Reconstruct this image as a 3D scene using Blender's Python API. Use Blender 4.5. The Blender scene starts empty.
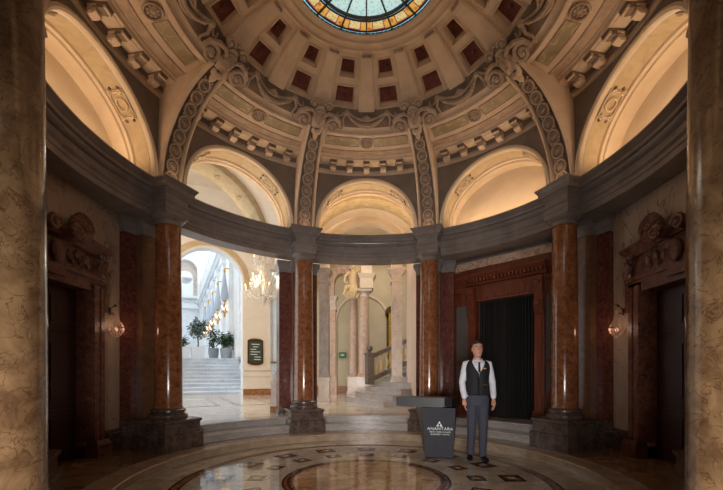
import bpy, bmesh, math, random
from mathutils import Matrix, Vector
R = math.radians
sin, cos, PI = math.sin, math.cos, math.pi
random.seed(7)
SC = bpy.context.scene
COL = SC.collection

# ------------------------------------------------------------------ camera, world, lights, exposure
cam_d = bpy.data.cameras.new('camera'); cam = bpy.data.objects.new('camera', cam_d); COL.objects.link(cam)
cam.location = (0, -4.65, 1.28); cam.rotation_euler = (PI/2, 0, 0)
cam_d.sensor_width = 36; cam_d.lens = 375/723*36
cam_d.shift_x = -5/723; cam_d.shift_y = 130/723
cam_d.clip_start = 0.05; cam_d.clip_end = 200
SC.camera = cam
w = bpy.data.worlds.new('sky'); SC.world = w; w.use_nodes = True
w.node_tree.nodes['Background'].inputs[0].default_value = (0.80, 0.90, 1.0, 1)
w.node_tree.nodes['Background'].inputs[1].default_value = 2.2
SC.view_settings.view_transform = 'Standard'; SC.view_settings.look = 'None'
SC.view_settings.exposure = 0.0; SC.view_settings.gamma = 1; SC.view_settings.use_curve_mapping = False
SC.cycles.max_bounces = 8; SC.cycles.diffuse_bounces = 5; SC.cycles.glossy_bounces = 4
SC.cycles.transmission_bounces = 4; SC.cycles.sample_clamp_indirect = 4
SC.cycles.caustics_reflective = False; SC.cycles.caustics_refractive = False
WARM = (1.0, 0.66, 0.42)

def area(name, loc, direction, sx, sy, power, color):
    l = bpy.data.lights.new(name, 'AREA'); l.shape = 'RECTANGLE'; l.size = sx; l.size_y = sy
    l.energy = power; l.color = color
    o = bpy.data.objects.new(name, l); COL.objects.link(o); o.location = loc
    o.rotation_euler = Vector(direction).to_track_quat('-Z', 'Y').to_euler()
    return o
def spot_point(name, loc, power, color, size=.08):
    l = bpy.data.lights.new(name, 'POINT'); l.energy = power; l.color = color; l.shadow_soft_size = size
    o = bpy.data.objects.new(name, l); COL.objects.link(o); o.location = loc
    return o
def P(az, r, z):
    return Vector((r*sin(R(az)), r*cos(R(az)), z))

COVE = 14
for a in (-135, -90, -45, 0, 45, 90, 135):
    l = area('cove_light', P(a, 3.62, 4.31), (0, 0, 1), 1.7, .12, COVE, WARM)
    l.rotation_euler = (PI, 0, -R(a))
for a in (-112.5, -67.5, -22.5, 22.5, 67.5, 112.5):           # small uplights on the ressaut blocks in front of the ribs
    spot_point('cornice_uplight', P(a, 3.15, 4.33), 1.0, WARM, .04)
area('hall_light', (0, 8.6, 6.9), (0, 0, -1), 2.5, 2.0, 85, (1, .86, .70))
area('hall_light', (-5.2, 7.0, 7.4), (0, 0, -1), 3.5, 3.5, 150, (1, .86, .70))
area('hall_light', (.6, 11.6, 6.9), (0, 0, -1), 2, 2, 50, (1, .86, .70))
area('hall_uplight', (-4.6, 5.6, 4.4), (-.2, .2, 1), 2.5, .3, 60, (1, .70, .42))
area('hall_uplight', (0, 5.0, 4.4), (0, .3, 1), 2.5, .3, 50, (1, .70, .42))
VFILL = area('vestibule_fill', (0, -5.7, .75), (0, 1, 0), 1.8, .8, 72, (1, .95, .93)); VFILL.data.spread = R(82)  # added fill light behind the camera

area('atrium_daylight', (-9.6, 19, 13.5), (.35, -.6, -1), 7, 9, 700, (.88, .95, 1))
spot_point('chandelier_glow', (-3.06, 5.75, 3.9), 16, (1, .8, .55), .2)
# ------------------------------------------------------------------ materials
def lin(c):
    def f(x):
        x /= 255
        return x/12.92 if x <= .04045 else ((x+.055)/1.055)**2.4
    return (f(c[0]), f(c[1]), f(c[2]), 1)
def newmat(name):
    m = bpy.data.materials.new(name); m.use_nodes = True
    return m, m.node_tree, m.node_tree.nodes['Principled BSDF']
def stone(name, c1, c2, vein=None, scale=3.0, rough=.5, vein_w=.03, bump=0.0, detail=8, vscale=None, coat=0, bscale=14, stretch=(1, 1, 1), contrast=(.35, .65)):
    m, t, b = newmat(name); N = t.nodes; L = t.links
    tc = N.new('ShaderNodeTexCoord'); mp = N.new('ShaderNodeMapping'); mp.inputs['Scale'].default_value = stretch
    L.new(tc.outputs['Object'], mp.inputs[0])
    n = N.new('ShaderNodeTexNoise'); n.inputs['Scale'].default_value = scale; n.inputs['Detail'].default_value = detail
    n.inputs['Distortion'].default_value = .6; n.inputs['Roughness'].default_value = .62
    L.new(mp.outputs[0], n.inputs['Vector'])
    r = N.new('ShaderNodeValToRGB'); r.color_ramp.elements[0].position = contrast[0]; r.color_ramp.elements[1].position = contrast[1]
    r.color_ramp.elements[0].color = lin(c1); r.color_ramp.elements[1].color = lin(c2)
    L.new(n.outputs[0], r.inputs[0]); out = r.outputs[0]
    if vein:
        n2 = N.new('ShaderNodeTexNoise'); n2.inputs['Scale'].default_value = vscale or scale*.8; n2.inputs['Detail'].default_value = 5
        n2.inputs['Distortion'].default_value = 1.4
        L.new(mp.outputs[0], n2.inputs['Vector'])
        s = N.new('ShaderNodeMath'); s.operation = 'SUBTRACT'; s.inputs[1].default_value = .5; L.new(n2.outputs[0], s.inputs[0])
        a = N.new('ShaderNodeMath'); a.operation = 'ABSOLUTE'; L.new(s.outputs[0], a.inputs[0])
        mr = N.new('ShaderNodeMapRange'); mr.inputs[1].default_value = 0; mr.inputs[2].default_value = vein_w
        mr.inputs[3].default_value = .85; mr.inputs[4].default_value = 0; L.new(a.outputs[0], mr.inputs[0])
        mx = N.new('ShaderNodeMix'); mx.data_type = 'RGBA'; L.new(mr.outputs[0], mx.inputs[0]); L.new(out, mx.inputs[6])
        mx.inputs[7].default_value = lin(vein); out = mx.outputs[2]
    L.new(out, b.inputs['Base Color']); b.inputs['Roughness'].default_value = rough
    if coat: b.inputs['Coat Weight'].default_value = coat; b.inputs['Coat Roughness'].default_value = .06
    if bump:
        n3 = N.new('ShaderNodeTexNoise'); n3.inputs['Scale'].default_value = bscale; n3.inputs['Detail'].default_value = 6
        L.new(tc.outputs['Object'], n3.inputs['Vector'])
        bp = N.new('ShaderNodeBump'); bp.inputs['Strength'].default_value = bump; bp.inputs['Distance'].default_value = .02
        L.new(n3.outputs[0], bp.inputs['Height']); L.new(bp.outputs[0], b.inputs['Normal'])
    return m
def plain(name, c, rough=.5, metal=0, emit=None, es=0, trans=0, spec=None):
    m, t, b = newmat(name); N = t.nodes; L = t.links
    tc = N.new('ShaderNodeTexCoord'); n = N.new('ShaderNodeTexNoise'); n.inputs['Scale'].default_value = 12
    L.new(tc.outputs['Object'], n.inputs['Vector'])
    mx = N.new('ShaderNodeMix'); mx.data_type = 'RGBA'; L.new(n.outputs[0], mx.inputs[0])
    mx.inputs[6].default_value = lin([x*.93 for x in c]); mx.inputs[7].default_value = lin([min(255, x*1.06) for x in c])
    L.new(mx.outputs[2], b.inputs['Base Color']); b.inputs['Roughness'].default_value = rough; b.inputs['Metallic'].default_value = metal
    if emit: b.inputs['Emission Color'].default_value = lin(emit); b.inputs['Emission Strength'].default_value = es
    if trans: b.inputs['Transmission Weight'].default_value = trans
    if spec is not None: b.inputs['Specular IOR Level'].default_value = spec
    return m
def wood(name, c1, c2, rough=.35):
    return stone(name, c1, c2, scale=6, rough=rough, stretch=(6, 6, .6), bump=.05)
M = {}
M['plaster'] = stone('vault_plaster', (194, 172, 148), (212, 191, 166), scale=2.5, rough=.75, bump=.12, bscale=30)
M['carved'] = stone('carved_plaster', (152, 132, 114), (180, 160, 140), scale=6, rough=.7, bump=.2, bscale=40)
M['plaster_panel'] = stone('painted_marble_panel', (140, 126, 98), (168, 152, 120), vein=(190, 172, 140), scale=3, rough=.6)
M['lunette'] = stone('lunette_plaster', (192, 175, 148), (208, 192, 166), scale=1.2, rough=.8)
M['lunette_field'] = stone('lunette_painted_field', (168, 150, 116), (186, 169, 136), scale=6, rough=.75)
M['arch_wall'] = stone('grey_spandrel_plaster', (110, 98, 88), (130, 117, 104), scale=2.5, rough=.7)
M['entab'] = stone('grey_entablature_marble', (122, 112, 106), (144, 134, 128), vein=(146, 137, 130), scale=2, rough=.22, vein_w=.012)
M['shaft'] = stone('amber_column_marble', (110, 62, 36), (156, 100, 62), vein=(178, 132, 94), scale=12, rough=.18, vein_w=.010, vscale=9, coat=.3)
M['shaft_daylit'] = stone('veined_column_marble_daylit_tan', (100, 74, 50), (146, 116, 82), vein=(82, 56, 36), scale=8, rough=.2, vein_w=.022, vscale=11, coat=.3, bump=.02)  # same column marble, cooler daylight painted in as a tan tone
M['red'] = stone('red_mottled_marble', (78, 38, 31), (114, 64, 52), vein=(146, 104, 90), scale=12, rough=.22, vein_w=.012, vscale=9)
M['brown'] = stone('brown_pilaster_marble', (98, 66, 44), (126, 90, 62), scale=8, rough=.3)
M['pedestal'] = stone('dark_pedestal_marble', (70, 56, 50), (106, 88, 78), vein=(130, 114, 104), scale=7, rough=.25, vein_w=.016)
M['carved_red'] = stone('carved_red_marble', (82, 46, 34), (128, 80, 62), vein=(150, 112, 94), scale=10, rough=.35, vein_w=.02, bump=.5, bscale=25)
M['wallpanel'] = stone('veined_cream_wall_marble', (176, 154, 132), (198, 178, 156), vein=(104, 84, 68), scale=3, rough=.35, vein_w=.012, vscale=2.2, stretch=(1, 1, .45))
M['darkwood'] = wood('dark_door_wood', (44, 20, 14), (68, 32, 22))
M['wood'] = wood('carved_mahogany', (88, 42, 28), (134, 70, 46))
M['step'] = stone('grey_step_marble', (158, 150, 144), (180, 172, 166), vein=(190, 184, 178), scale=3, rough=.18, vein_w=.02, stretch=(1, 1, 3))
M['ringfloor'] = stone('brown_ring_floor_marble', (112, 84, 60), (144, 112, 82), scale=3, rough=.22)
M['ringedge'] = stone('pale_nosing_marble', (150, 128, 104), (176, 156, 132), scale=5, rough=.25)
M['fl_light'] = stone('pale_floor_marble', (164, 152, 138), (200, 188, 172), vein=(124, 112, 100), scale=3, rough=.045, vein_w=.012, vscale=2.4)
M['fl_dark'] = stone('dark_inlay_marble', (40, 26, 20), (66, 44, 32), scale=8, rough=.08)
M['fl_brown'] = stone('brown_inlay_marble', (110, 68, 36), (150, 98, 58), scale=8, rough=.08)
M['fl_onyx'] = stone('onyx_medallion_marble', (150, 118.5, 82), (204, 176, 142), vein=(140, 84, 44), scale=2.4, rough=.06, vein_w=.035, vscale=2.4)
M['hallfloor'] = stone('hall_floor_marble', (190, 182, 170), (212, 204, 192), vein=(150, 132, 112), scale=1.6, rough=.12, vein_w=.012)
M['hallfloor_b'] = stone('hall_floor_inlay', (136, 112, 88), (160, 136, 108), scale=3, rough=.15)
M['hallwall'] = stone('cream_hall_plaster', (214, 198, 174), (226, 211, 190), scale=1, rough=.8)
M['hallwall2'] = stone('sage_hall_plaster', (192, 180, 150), (204, 192, 164), scale=1, rough=.8)
M['tanband'] = stone('tan_painted_band', (180, 148, 108), (196, 166, 126), scale=4, rough=.7)
M['hallmarble'] = stone('pale_hall_marble', (196, 180, 164), (214, 200, 186), vein=(176, 154, 138), scale=3, rough=.25, vein_w=.012)
M['rosemarble'] = stone('rose_hall_marble', (178, 148, 128), (200, 174, 154), scale=5, rough=.35)
M['rosewall'] = stone('pale_rose_wall_plaster', (212, 190, 172), (222, 202, 186), scale=1, rough=.6)
M['shademarble'] = stone('shaded_pilaster_marble', (138, 126, 116), (160, 148, 138), vein=(120, 108, 98), scale=4, rough=.35, vein_w=.012)  # hall marble greyed down, the pilaster's shade painted into the colour
M['white'] = stone('white_atrium_stone', (226, 226, 224), (240, 240, 240), scale=2, rough=.6)
M['whitestep'] = stone('white_veined_step_marble', (206, 214, 224), (228, 234, 240), vein=(176, 184, 196), scale=1.2, rough=.3, vein_w=.008)
M['bmarble'] = stone('brown_plinth_marble', (120, 72, 36), (170, 118, 72), scale=8, rough=.3)
M['recess'] = stone('recess_shadow_brown', (112, 96, 82), (132, 114, 98), scale=5, rough=.8)  # darker brown for recesses, their shadow put into the colour
M['coffer'] = stone('oxblood_coffer_panel', (104, 58, 50), (134, 80, 68), scale=12, rough=.7)
M['iron'] = plain('black_lead_came', (28, 30, 30), .5)
M['gold'] = plain('gilt_metal', (200, 150, 70), .3, 1)
M['crystal'] = plain('crystal_glass', (236, 226, 210), .05, 0, trans=.15, spec=.9)
M['bulb'] = plain('lit_candle_bulb', (255, 230, 190), .4, emit=(255, 222, 170), es=2.6)
M['sconce_glow'] = plain('lit_sconce_glass', (230, 190, 170), .1, emit=(255, 190, 150), es=.5)
M['sconce_bead'] = plain('sconce_crystal_beads', (190, 150, 130), .1, emit=(255, 180, 140), es=.05, trans=.1)
M['podium'] = plain('charcoal_lacquer', (60, 60, 66), .6, spec=.12)
M['podium_side'] = plain('black_lacquer', (26, 25, 26), .35)
M['podium_top'] = plain('dark_grey_desk_top', (48, 49, 50), .45)
M['letter'] = plain('white_lettering', (235, 235, 235), .5)
M['curtain'] = plain('black_velvet', (34, 30, 27), .85)
M['greypanel'] = plain('grey_painted_panel', (104, 96, 90), .5)
M['skin'] = plain('skin', (204, 150, 126), .5)
M['hair'] = plain('dark_hair', (30, 22, 18), .6)
M['shirt'] = plain('white_shirt_cotton', (225, 226, 236), .8)
M['vest'] = plain('black_vest_cloth', (22, 22, 28), .75)
M['trouser'] = plain('grey_blue_trouser_cloth', (66, 68, 80), .85)
M['shoe'] = plain('black_leather', (16, 15, 15), .25)
M['lip'] = plain('lips', (150, 84, 76), .5)
M['eyew'] = plain('eye_white', (220, 215, 210), .3)
M['leaf'] = stone('plant_leaves', (34, 62, 38), (74, 104, 66), scale=10, rough=.5)
M['leaf_olive'] = stone('olive_leaves', (60, 84, 62), (112, 130, 104), scale=10, rough=.5)
M['bark'] = plain('bark', (110, 84, 60), .8)
M['tub'] = plain('grey_planter_stone', (150, 156, 160), .6)
M['whiteplanter'] = plain('white_planter_stone', (226, 228, 230), .5)
M['signgreen'] = plain('dark_green_plaque', (52, 66, 50), .4)
M['exitgreen'] = plain('green_sign_face', (30, 96, 52), .4, emit=(40, 150, 80), es=.3)
M['bronze'] = plain('bronze_frame', (92, 66, 36), .35, .8)
M['lampglass'] = plain('frosted_lantern_glass', (176, 184, 194), .3)
M['stair_balus'] = stone('pale_baluster_stone', (206, 180, 136), (220, 196, 152), scale=4, rough=.5)
M['stair_rail'] = stone('grey_stone_rail', (96, 84, 76), (122, 110, 100), scale=6, rough=.4)
def glassmat(name, c, pattern=None, c2=None, ps=20, e=0.0):
    m = bpy.data.materials.new(name); m.use_nodes = True; t = m.node_tree; N = t.nodes; L = t.links
    N.remove(N['Principled BSDF']); out = N['Material Output']
    tr = N.new('ShaderNodeBsdfTranslucent'); gl = N.new('ShaderNodeBsdfGlossy'); gl.inputs['Roughness'].default_value = .2
    tc = N.new('ShaderNodeTexCoord'); v = N.new('ShaderNodeTexVoronoi'); v.inputs['Scale'].default_value = ps
    L.new(tc.outputs['Object'], v.inputs['Vector'])
    r = N.new('ShaderNodeValToRGB'); r.color_ramp.elements[0].color = lin(c2 or c); r.color_ramp.elements[1].color = lin(c)
    r.color_ramp.elements[0].position = .25; r.color_ramp.elements[1].position = .45
    L.new(v.outputs['Distance'], r.inputs[0]); L.new(r.outputs[0], tr.inputs['Color'])
    mx = N.new('ShaderNodeMixShader'); mx.inputs[0].default_value = .04
    L.new(tr.outputs[0], mx.inputs[1]); L.new(gl.outputs[0], mx.inputs[2]); L.new(mx.outputs[0], out.inputs['Surface'])
    return m
M['g_pale'] = glassmat('pale_mosaic_glass', (176, 192, 176), c2=(140, 168, 164), ps=26)
M['g_blue'] = glassmat('light_blue_glass', (150, 205, 222), ps=14)
M['g_amber'] = glassmat('amber_glass', (214, 150, 66), c2=(180, 100, 36), ps=14)
M['g_straw'] = glassmat('straw_glass', (214, 186, 120), c2=(176, 130, 54), ps=40)
M['g_red'] = glassmat('wine_red_glass', (150, 70, 66), ps=14)

# ------------------------------------------------------------------ mesh helpers
def Maz(az, r=0, z=0):
    return Matrix.Translation(P(az, r, z)) @ Matrix.Rotation(-R(az), 4, 'Z')
def T(x, y, z): return Matrix.Translation((x, y, z))
def RZ(d): return Matrix.Rotation(R(d), 4, 'Z')
def RX(d): return Matrix.Rotation(R(d), 4, 'X')
def RY(d): return Matrix.Rotation(R(d), 4, 'Y')
ID = Matrix.Identity(4)
WM = {}          # world matrix of each thing's Empty
class MB:
    def __init__(s, mt=None): s.v = []; s.f = []; s.m = []; s.mt = mt or ID
    def add(s, vs, fs, m=0, mt=None):
        k = len(s.v); X = s.mt @ mt if mt is not None else s.mt
        s.v += [X @ Vector(p) for p in vs]
        s.f += [tuple(i+k for i in f) for f in fs]; s.m += [m]*len(fs)
        return s
    def box(s, x0, x1, y0, y1, z0, z1, m=0, mt=None, ch=0):
        if ch:
            c = ch; poly = [(x0+c, y0), (x1-c, y0), (x1, y0+c), (x1, y1-c), (x1-c, y1), (x0+c, y1), (x0, y1-c), (x0, y0+c)]
            return s.prism(poly, z0, z1, m, mt)
        return s.add([(x0,y0,z0),(x1,y0,z0),(x1,y1,z0),(x0,y1,z0),(x0,y0,z1),(x1,y0,z1),(x1,y1,z1),(x0,y1,z1)],
                     [(3,2,1,0),(4,5,6,7),(0,1,5,4),(1,2,6,5),(2,3,7,6),(3,0,4,7)], m, mt)
    def frus(s, b, z0, t, z1, m=0, mt=None):     # b,t = (x0,x1,y0,y1)
        return s.add([(b[0],b[2],z0),(b[1],b[2],z0),(b[1],b[3],z0),(b[0],b[3],z0),(t[0],t[2],z1),(t[1],t[2],z1),(t[1],t[3],z1),(t[0],t[3],z1)],
                     [(3,2,1,0),(4,5,6,7),(0,1,5,4),(1,2,6,5),(2,3,7,6),(3,0,4,7)], m, mt)
    def prism(s, poly, z0, z1, m=0, mt=None):
        n = len(poly)
        return s.add([(x,y,z0) for x,y in poly]+[(x,y,z1) for x,y in poly],
                     [tuple(range(n-1,-1,-1)), tuple(range(n,2*n))]+[(i,(i+1)%n,n+(i+1)%n,n+i) for i in range(n)], m, mt)
    def loft(s, rings, m=0, mt=None, cap=True, loop=True):
        n = len(rings[0]); vs = [p for r in rings for p in r]; fs = []
        for k in range(len(rings)-1):
            for i in range(n if loop else n-1):
                j = (i+1) % n; fs.append((k*n+i, k*n+j, (k+1)*n+j, (k+1)*n+i))
        if cap and loop: fs.append(tuple(range(n-1,-1,-1))); fs.append(tuple((len(rings)-1)*n+i for i in range(n)))
        return s.add(vs, fs, m, mt)
    def lathe(s, prof, n=24, m=0, mt=None, cap=True):
        return s.loft([[(r*cos(2*PI*i/n), r*sin(2*PI*i/n), z) for i in range(n)] for r, z in prof], m, mt, cap)
    def ell(s, c, rad, nu=12, nv=8, m=0, mt=None):
        X = T(*c); X = mt @ X if mt is not None else X
        return s.loft([[(rad[0]*sin(PI*(k+.02)/(nv+.04))*cos(2*PI*i/nu), rad[1]*sin(PI*(k+.02)/(nv+.04))*sin(2*PI*i/nu), -rad[2]*cos(PI*k/nv)) for i in range(nu)] for k in range(nv+1)], m, X)
    def tube(s, pts, r, n=8, m=0, mt=None, flat=1.0):
        pts = [Vector(p) for p in pts]; rs = r if isinstance(r, (list, tuple)) else [r]*len(pts)
        rings = []; up = None
        for i, p in enumerate(pts):
            d = (pts[min(i+1, len(pts)-1)]-pts[max(i-1, 0)]).normalized()
            if up is None:
                up = Vector((0, 0, 1)) if abs(d.z) < .9 else Vector((0, 1, 0))
            a = d.cross(up).normalized(); b = a.cross(d).normalized(); up = b
            rings.append([p + a*rs[i]*cos(2*PI*k/n) + b*rs[i]*flat*sin(2*PI*k/n) for k in range(n)])
        return s.loft(rings, m, mt)
    def sweep(s, prof, a0, a1, n, m=0, closed=False, cap=False, mt=None):   # prof (r,z), revolved from azimuth a0 to a1
        rings = []
        for k in range(n+1):
            a = a0+(a1-a0)*k/n
            rings.append([P(a, r, z) for r, z in prof])
        s.loft(rings, m, mt, cap=cap and closed, loop=closed)
        return s
    def build(s, name, mat, parent=None, smooth=35, local=False):
        me = bpy.data.meshes.new(name)
        vs = s.v
        if parent is not None and not local:
            inv = WM[parent.name].inverted(); vs = [inv @ p for p in vs]
        me.from_pydata([tuple(p) for p in vs], [], s.f)
        mats = mat if isinstance(mat, (list, tuple)) else [mat]
        for x in mats: me.materials.append(M[x])
        me.polygons.foreach_set('material_index', s.m)
        bm = bmesh.new(); bm.from_mesh(me); bmesh.ops.recalc_face_normals(bm, faces=bm.faces); bm.to_mesh(me); bm.free()
        me.polygons.foreach_set('use_smooth', [True]*len(me.polygons))
        try: me.set_sharp_from_angle(angle=R(smooth))
        except Exception: pass
        me.update()
        o = bpy.data.objects.new(name, me); COL.objects.link(o)
        if parent is not None: o.parent = parent
        return o
def tag(o, label, cat, group=None, kind=None):
    o['label'] = label; o['category'] = cat
    if group: o['group'] = group
    if kind: o['kind'] = kind
    return o
def struct(o, label=None, cat=None):
    o['kind'] = 'structure'
    if label: o['label'] = label
    if cat: o['category'] = cat
    return o
def thing(name, label, cat, mt=ID, group=None, kind=None):
    o = bpy.data.objects.new(name, None); COL.objects.link(o)
    o.empty_display_size = .1
    o.matrix_world = mt; o.location = mt.to_translation(); o.rotation_euler = mt.to_euler()
    WM[o.name] = mt.copy()
    return tag(o, label, cat, group, kind)
KIDS = {}
def kids(o): return [c for c in bpy.data.objects if c.parent == o]
def copy_thing(root, mt, label, group=None):
    def rec(o, par):
        c = o.copy(); COL.objects.link(c)
        if par is not None: c.parent = par
        for k in kids(o): rec(k, c)
        return c
    c = rec(root, None); c.location = mt.to_translation(); c.rotation_euler = mt.to_euler(); c['label'] = label
    if group: c['group'] = group
    WM[c.name] = mt.copy()
    return c

# ------------------------------------------------------------------ floors and steps
def disc(mb, r0, r1, z, m, n=96, a0=0, a1=360):
    mb.sweep([(r0, z), (r1, z)], a0, a1, n, m)
fl = MB()
disc(fl, 0.001, .90, 0, 3); disc(fl, .90, .93, 0, 2); disc(fl, .93, .97, 0, 1); disc(fl, .97, 1.0, 0, 2); disc(fl, 1.0, 1.03, 0, 1); disc(fl, 1.03, 2.14, 0, 0); disc(fl, 2.14, 2.16, 0, 1); disc(fl, 2.16, 2.24, 0, 2)
disc(fl, 2.24, 2.27, 0, 1); disc(fl, 2.27, 2.75, 0, 0)
for k in range(16):
    for r, h in ((1.36, .115), (1.80, .15)):
        X = Maz(22.5*k, r, 0)
        for q, (hh, mm) in enumerate(((h, 1), (h*.70, 2), (h*.34, 0))):
            z = .0012*(q+1)
            fl.add([(-hh, -hh*.9, z), (hh, -hh*.9, z), (hh, hh*.9, z), (-hh, hh*.9, z)], [(0, 1, 2, 3)], mm, X)
struct(fl.build('floor', ['fl_light', 'fl_dark', 'fl_brown', 'fl_onyx'], smooth=20), 'round polished marble floor with inlaid squares', 'floor')
st = MB()
st.sweep([(2.75, -.02), (2.75, .098), (2.70, .10), (2.69, .108), (2.69, .126), (2.70, .135), (2.98, .135)], 0, 360, 128, 1)
st.sweep([(2.98, .135), (4.6, .135)], 60, 300, 90, 0); st.sweep([(2.98, .135), (4.6, .135)], -60, 60, 50, 1)
struct(st.build('floor', ['ringfloor', 'ringedge'], smooth=20), 'raised brown marble ring floor around the round floor', 'floor')
s2 = MB(); s2.sweep([(3.16, .13), (3.16, .235), (3.11, .237), (3.10, .245), (3.10, .262), (3.11, .272), (3.52, .272)], -68, 68, 90, 0)
struct(s2.build('floor_step', ['step'], smooth=20), 'lower curved grey marble step below the hall', 'step')
s3 = MB(); s3.sweep([(3.52, .27), (3.52, .373), (3.46, .375), (3.45, .383), (3.45, .40), (3.46, .41), (3.9, .41)], -68, 68, 90, 0)
struct(s3.build('floor_step', ['step'], smooth=20), 'upper curved grey marble step at the hall edge', 'step')
hf = MB(); hf.sweep([(3.9, .41), (9, .41), (30, .41)], -80, 75, 60, 0)
Afr = Matrix(((.8862, -.4633, 0, -6.47), (.4633, .8862, 0, 10.85), (0, 0, 1, 0), (0, 0, 0, 1)))   # frame of the atrium wall
def slab(mb, x0, x1, y0, y1, z, m, mt=None): mb.add([(x0, y0, z), (x1, y0, z), (x1, y1, z), (x0, y1, z)], [(0, 1, 2, 3)], m, mt)
for (a, b, c, d) in ((-1.3, -.2, -5.6, -1.2), (.2, 1.3, -5.6, -1.2), (1.8, 3.2, -4.6, -.8)):
    slab(hf, a, b, c, d, .412, 1, Afr); slab(hf, a+.12, b-.12, c+.12, d-.12, .4135, 0, Afr)
struct(hf.build('floor', ['hallfloor', 'hallfloor_b'], smooth=20), 'pale marble hall floor beyond the steps', 'floor')
vf = MB(); slab(vf, -3, 3, -8, -2.6, -.002, 0)
struct(vf.build('floor', ['fl_light']), 'marble floor of the entrance passage', 'floor')

# ------------------------------------------------------------------ columns
def profile_base(r):    # attic base above pedestal, z relative
    return [(r*1.36, 0), (r*1.40, .02), (r*1.40, .045), (r*1.34, .062), (r*1.22, .07), (r*1.17, .085), (r*1.2, .10), (r*1.27, .107), (r*1.27, .13), (r*1.17, .145), (r*1.08, .15), (r*1.02, .165)]
def make_column(label, mt, shaftmat='shaft'):
    t = thing('marble_column', label, 'column', mt)
    m = MB(mt)
    m.box(-.36, .36, -.36, .36, .136, .36); m.frus((-.36, .36, -.36, .36), .36, (-.335, .335, -.335, .335), .378)
    m.box(-.325, .325, -.325, .325, .378, .53); m.frus((-.325, .325, -.325, .325), .53, (-.345, .345, -.345, .345), .55)
    m.box(-.345, .345, -.345, .345, .55, .585); m.frus((-.345, .345, -.345, .345), .585, (-.29, .29, -.29, .29), .603)
    m.build('pedestal', 'pedestal', t)
    m = MB(mt); m.lathe([(a, b+.603) for a, b in profile_base(.2)], 40); m.build('base', 'pedestal', t)
    m = MB(mt); m.lathe([(.212, .766), (.203, .79)] + [(.200-.022*(k/10)**1.6, .80+2.80*k/10) for k in range(11)] + [(.19, 3.61), (.19, 3.62)], 48)
    m.build('shaft', shaftmat, t)
    m = MB(mt); m.lathe([(.18, 3.615), (.205, 3.622), (.205, 3.64), (.185, 3.645), (.185, 3.69), (.20, 3.70), (.235, 3.725), (.24, 3.735), (.245, 3.74), (.245, 3.76)], 40)
    m.build('capital', 'entab', t)
    return t
c0 = make_column('amber marble column left of the central opening to the staircase', Maz(-22.5, 3.4))
copy_thing(c0, Maz(22.5, 3.4), 'amber marble column directly behind the grey podium')
copy_thing(c0, Maz(-67.5, 3.4), 'amber marble column left of the bright white atrium steps')
copy_thing(c0, Maz(67.5, 3.4), 'amber marble column right of the black curtained doorway')
copy_thing(c0, Maz(-118.5, 3.4), 'column half hidden behind the big left foreground column')
copy_thing(c0, Maz(118.5, 3.4), 'column half hidden behind the big right foreground column')
n0 = make_column('huge veined marble column with painted daylight tan filling the left edge of view', T(-1.533, -3.15, 0) @ RZ(-25), 'shaft_daylit')
copy_thing(n0, T(1.533, -3.15, 0) @ RZ(25), 'huge veined marble column with painted daylight tan filling the right edge of view')

# ------------------------------------------------------------------ piers behind the columns
pl = {-22.5: 'behind the column left of the central opening', 22.5: 'behind the podium column', -67.5: 'beside the left sconce, behind the column by the atrium steps',
      67.5: 'beside the right sconce, behind the column by the curtain', -118.5: 'behind the left half hidden column', 118.5: 'behind the right half hidden column'}
def make_pier(mt, lab, H):
    p = thing('marble_pier', lab, 'pier', mt)
    m = MB(mt); m.box(-H, H, 0, .36, .56, 3.52); m.build('red_pilaster', 'red', p)
    m = MB(mt); m.box(-.15, .15, -.14, 0, .56, 3.52); m.build('brown_strip', 'brown', p)
    m = MB(mt); m.box(-H-.03, H+.03, -.03, .36, .136, .45); m.box(-.18, .18, -.18, -.03, .136, .45); m.frus((-H-.03, H+.03, -.03, .36), .45, (-H, H, 0, .36), .50)
    m.box(-H-.01, H+.01, -.01, .36, .50, .56); m.box(-.16, .16, -.16, -.01, .45, .56); m.build('base', 'pedestal', p)
    m = MB(mt); m.box(-H-.005, H+.005, -.005, .36, 3.52, 3.60); m.frus((-H-.01, H+.01, -.01, .36), 3.60, (-H-.05, H+.05, -.06, .36), 3.68); m.box(-H-.05, H+.05, -.06, .36, 3.68, 3.76)
    m.box(-.16, .16, -.16, 0, 3.52, 3.62); m.frus((-.16, .16, -.16, 0), 3.62, (-.2, .2, -.20, 0), 3.68); m.box(-.2, .2, -.20, 0, 3.68, 3.76); m.build('capital', 'entab', p)
for a in (-22.5, 22.5, -67.5, 67.5, -118.5, 118.5):
    make_pier(Maz(a, 3.93), 'red marble pier ' + pl[a], .42 if abs(a) < 30 else .36)

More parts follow.
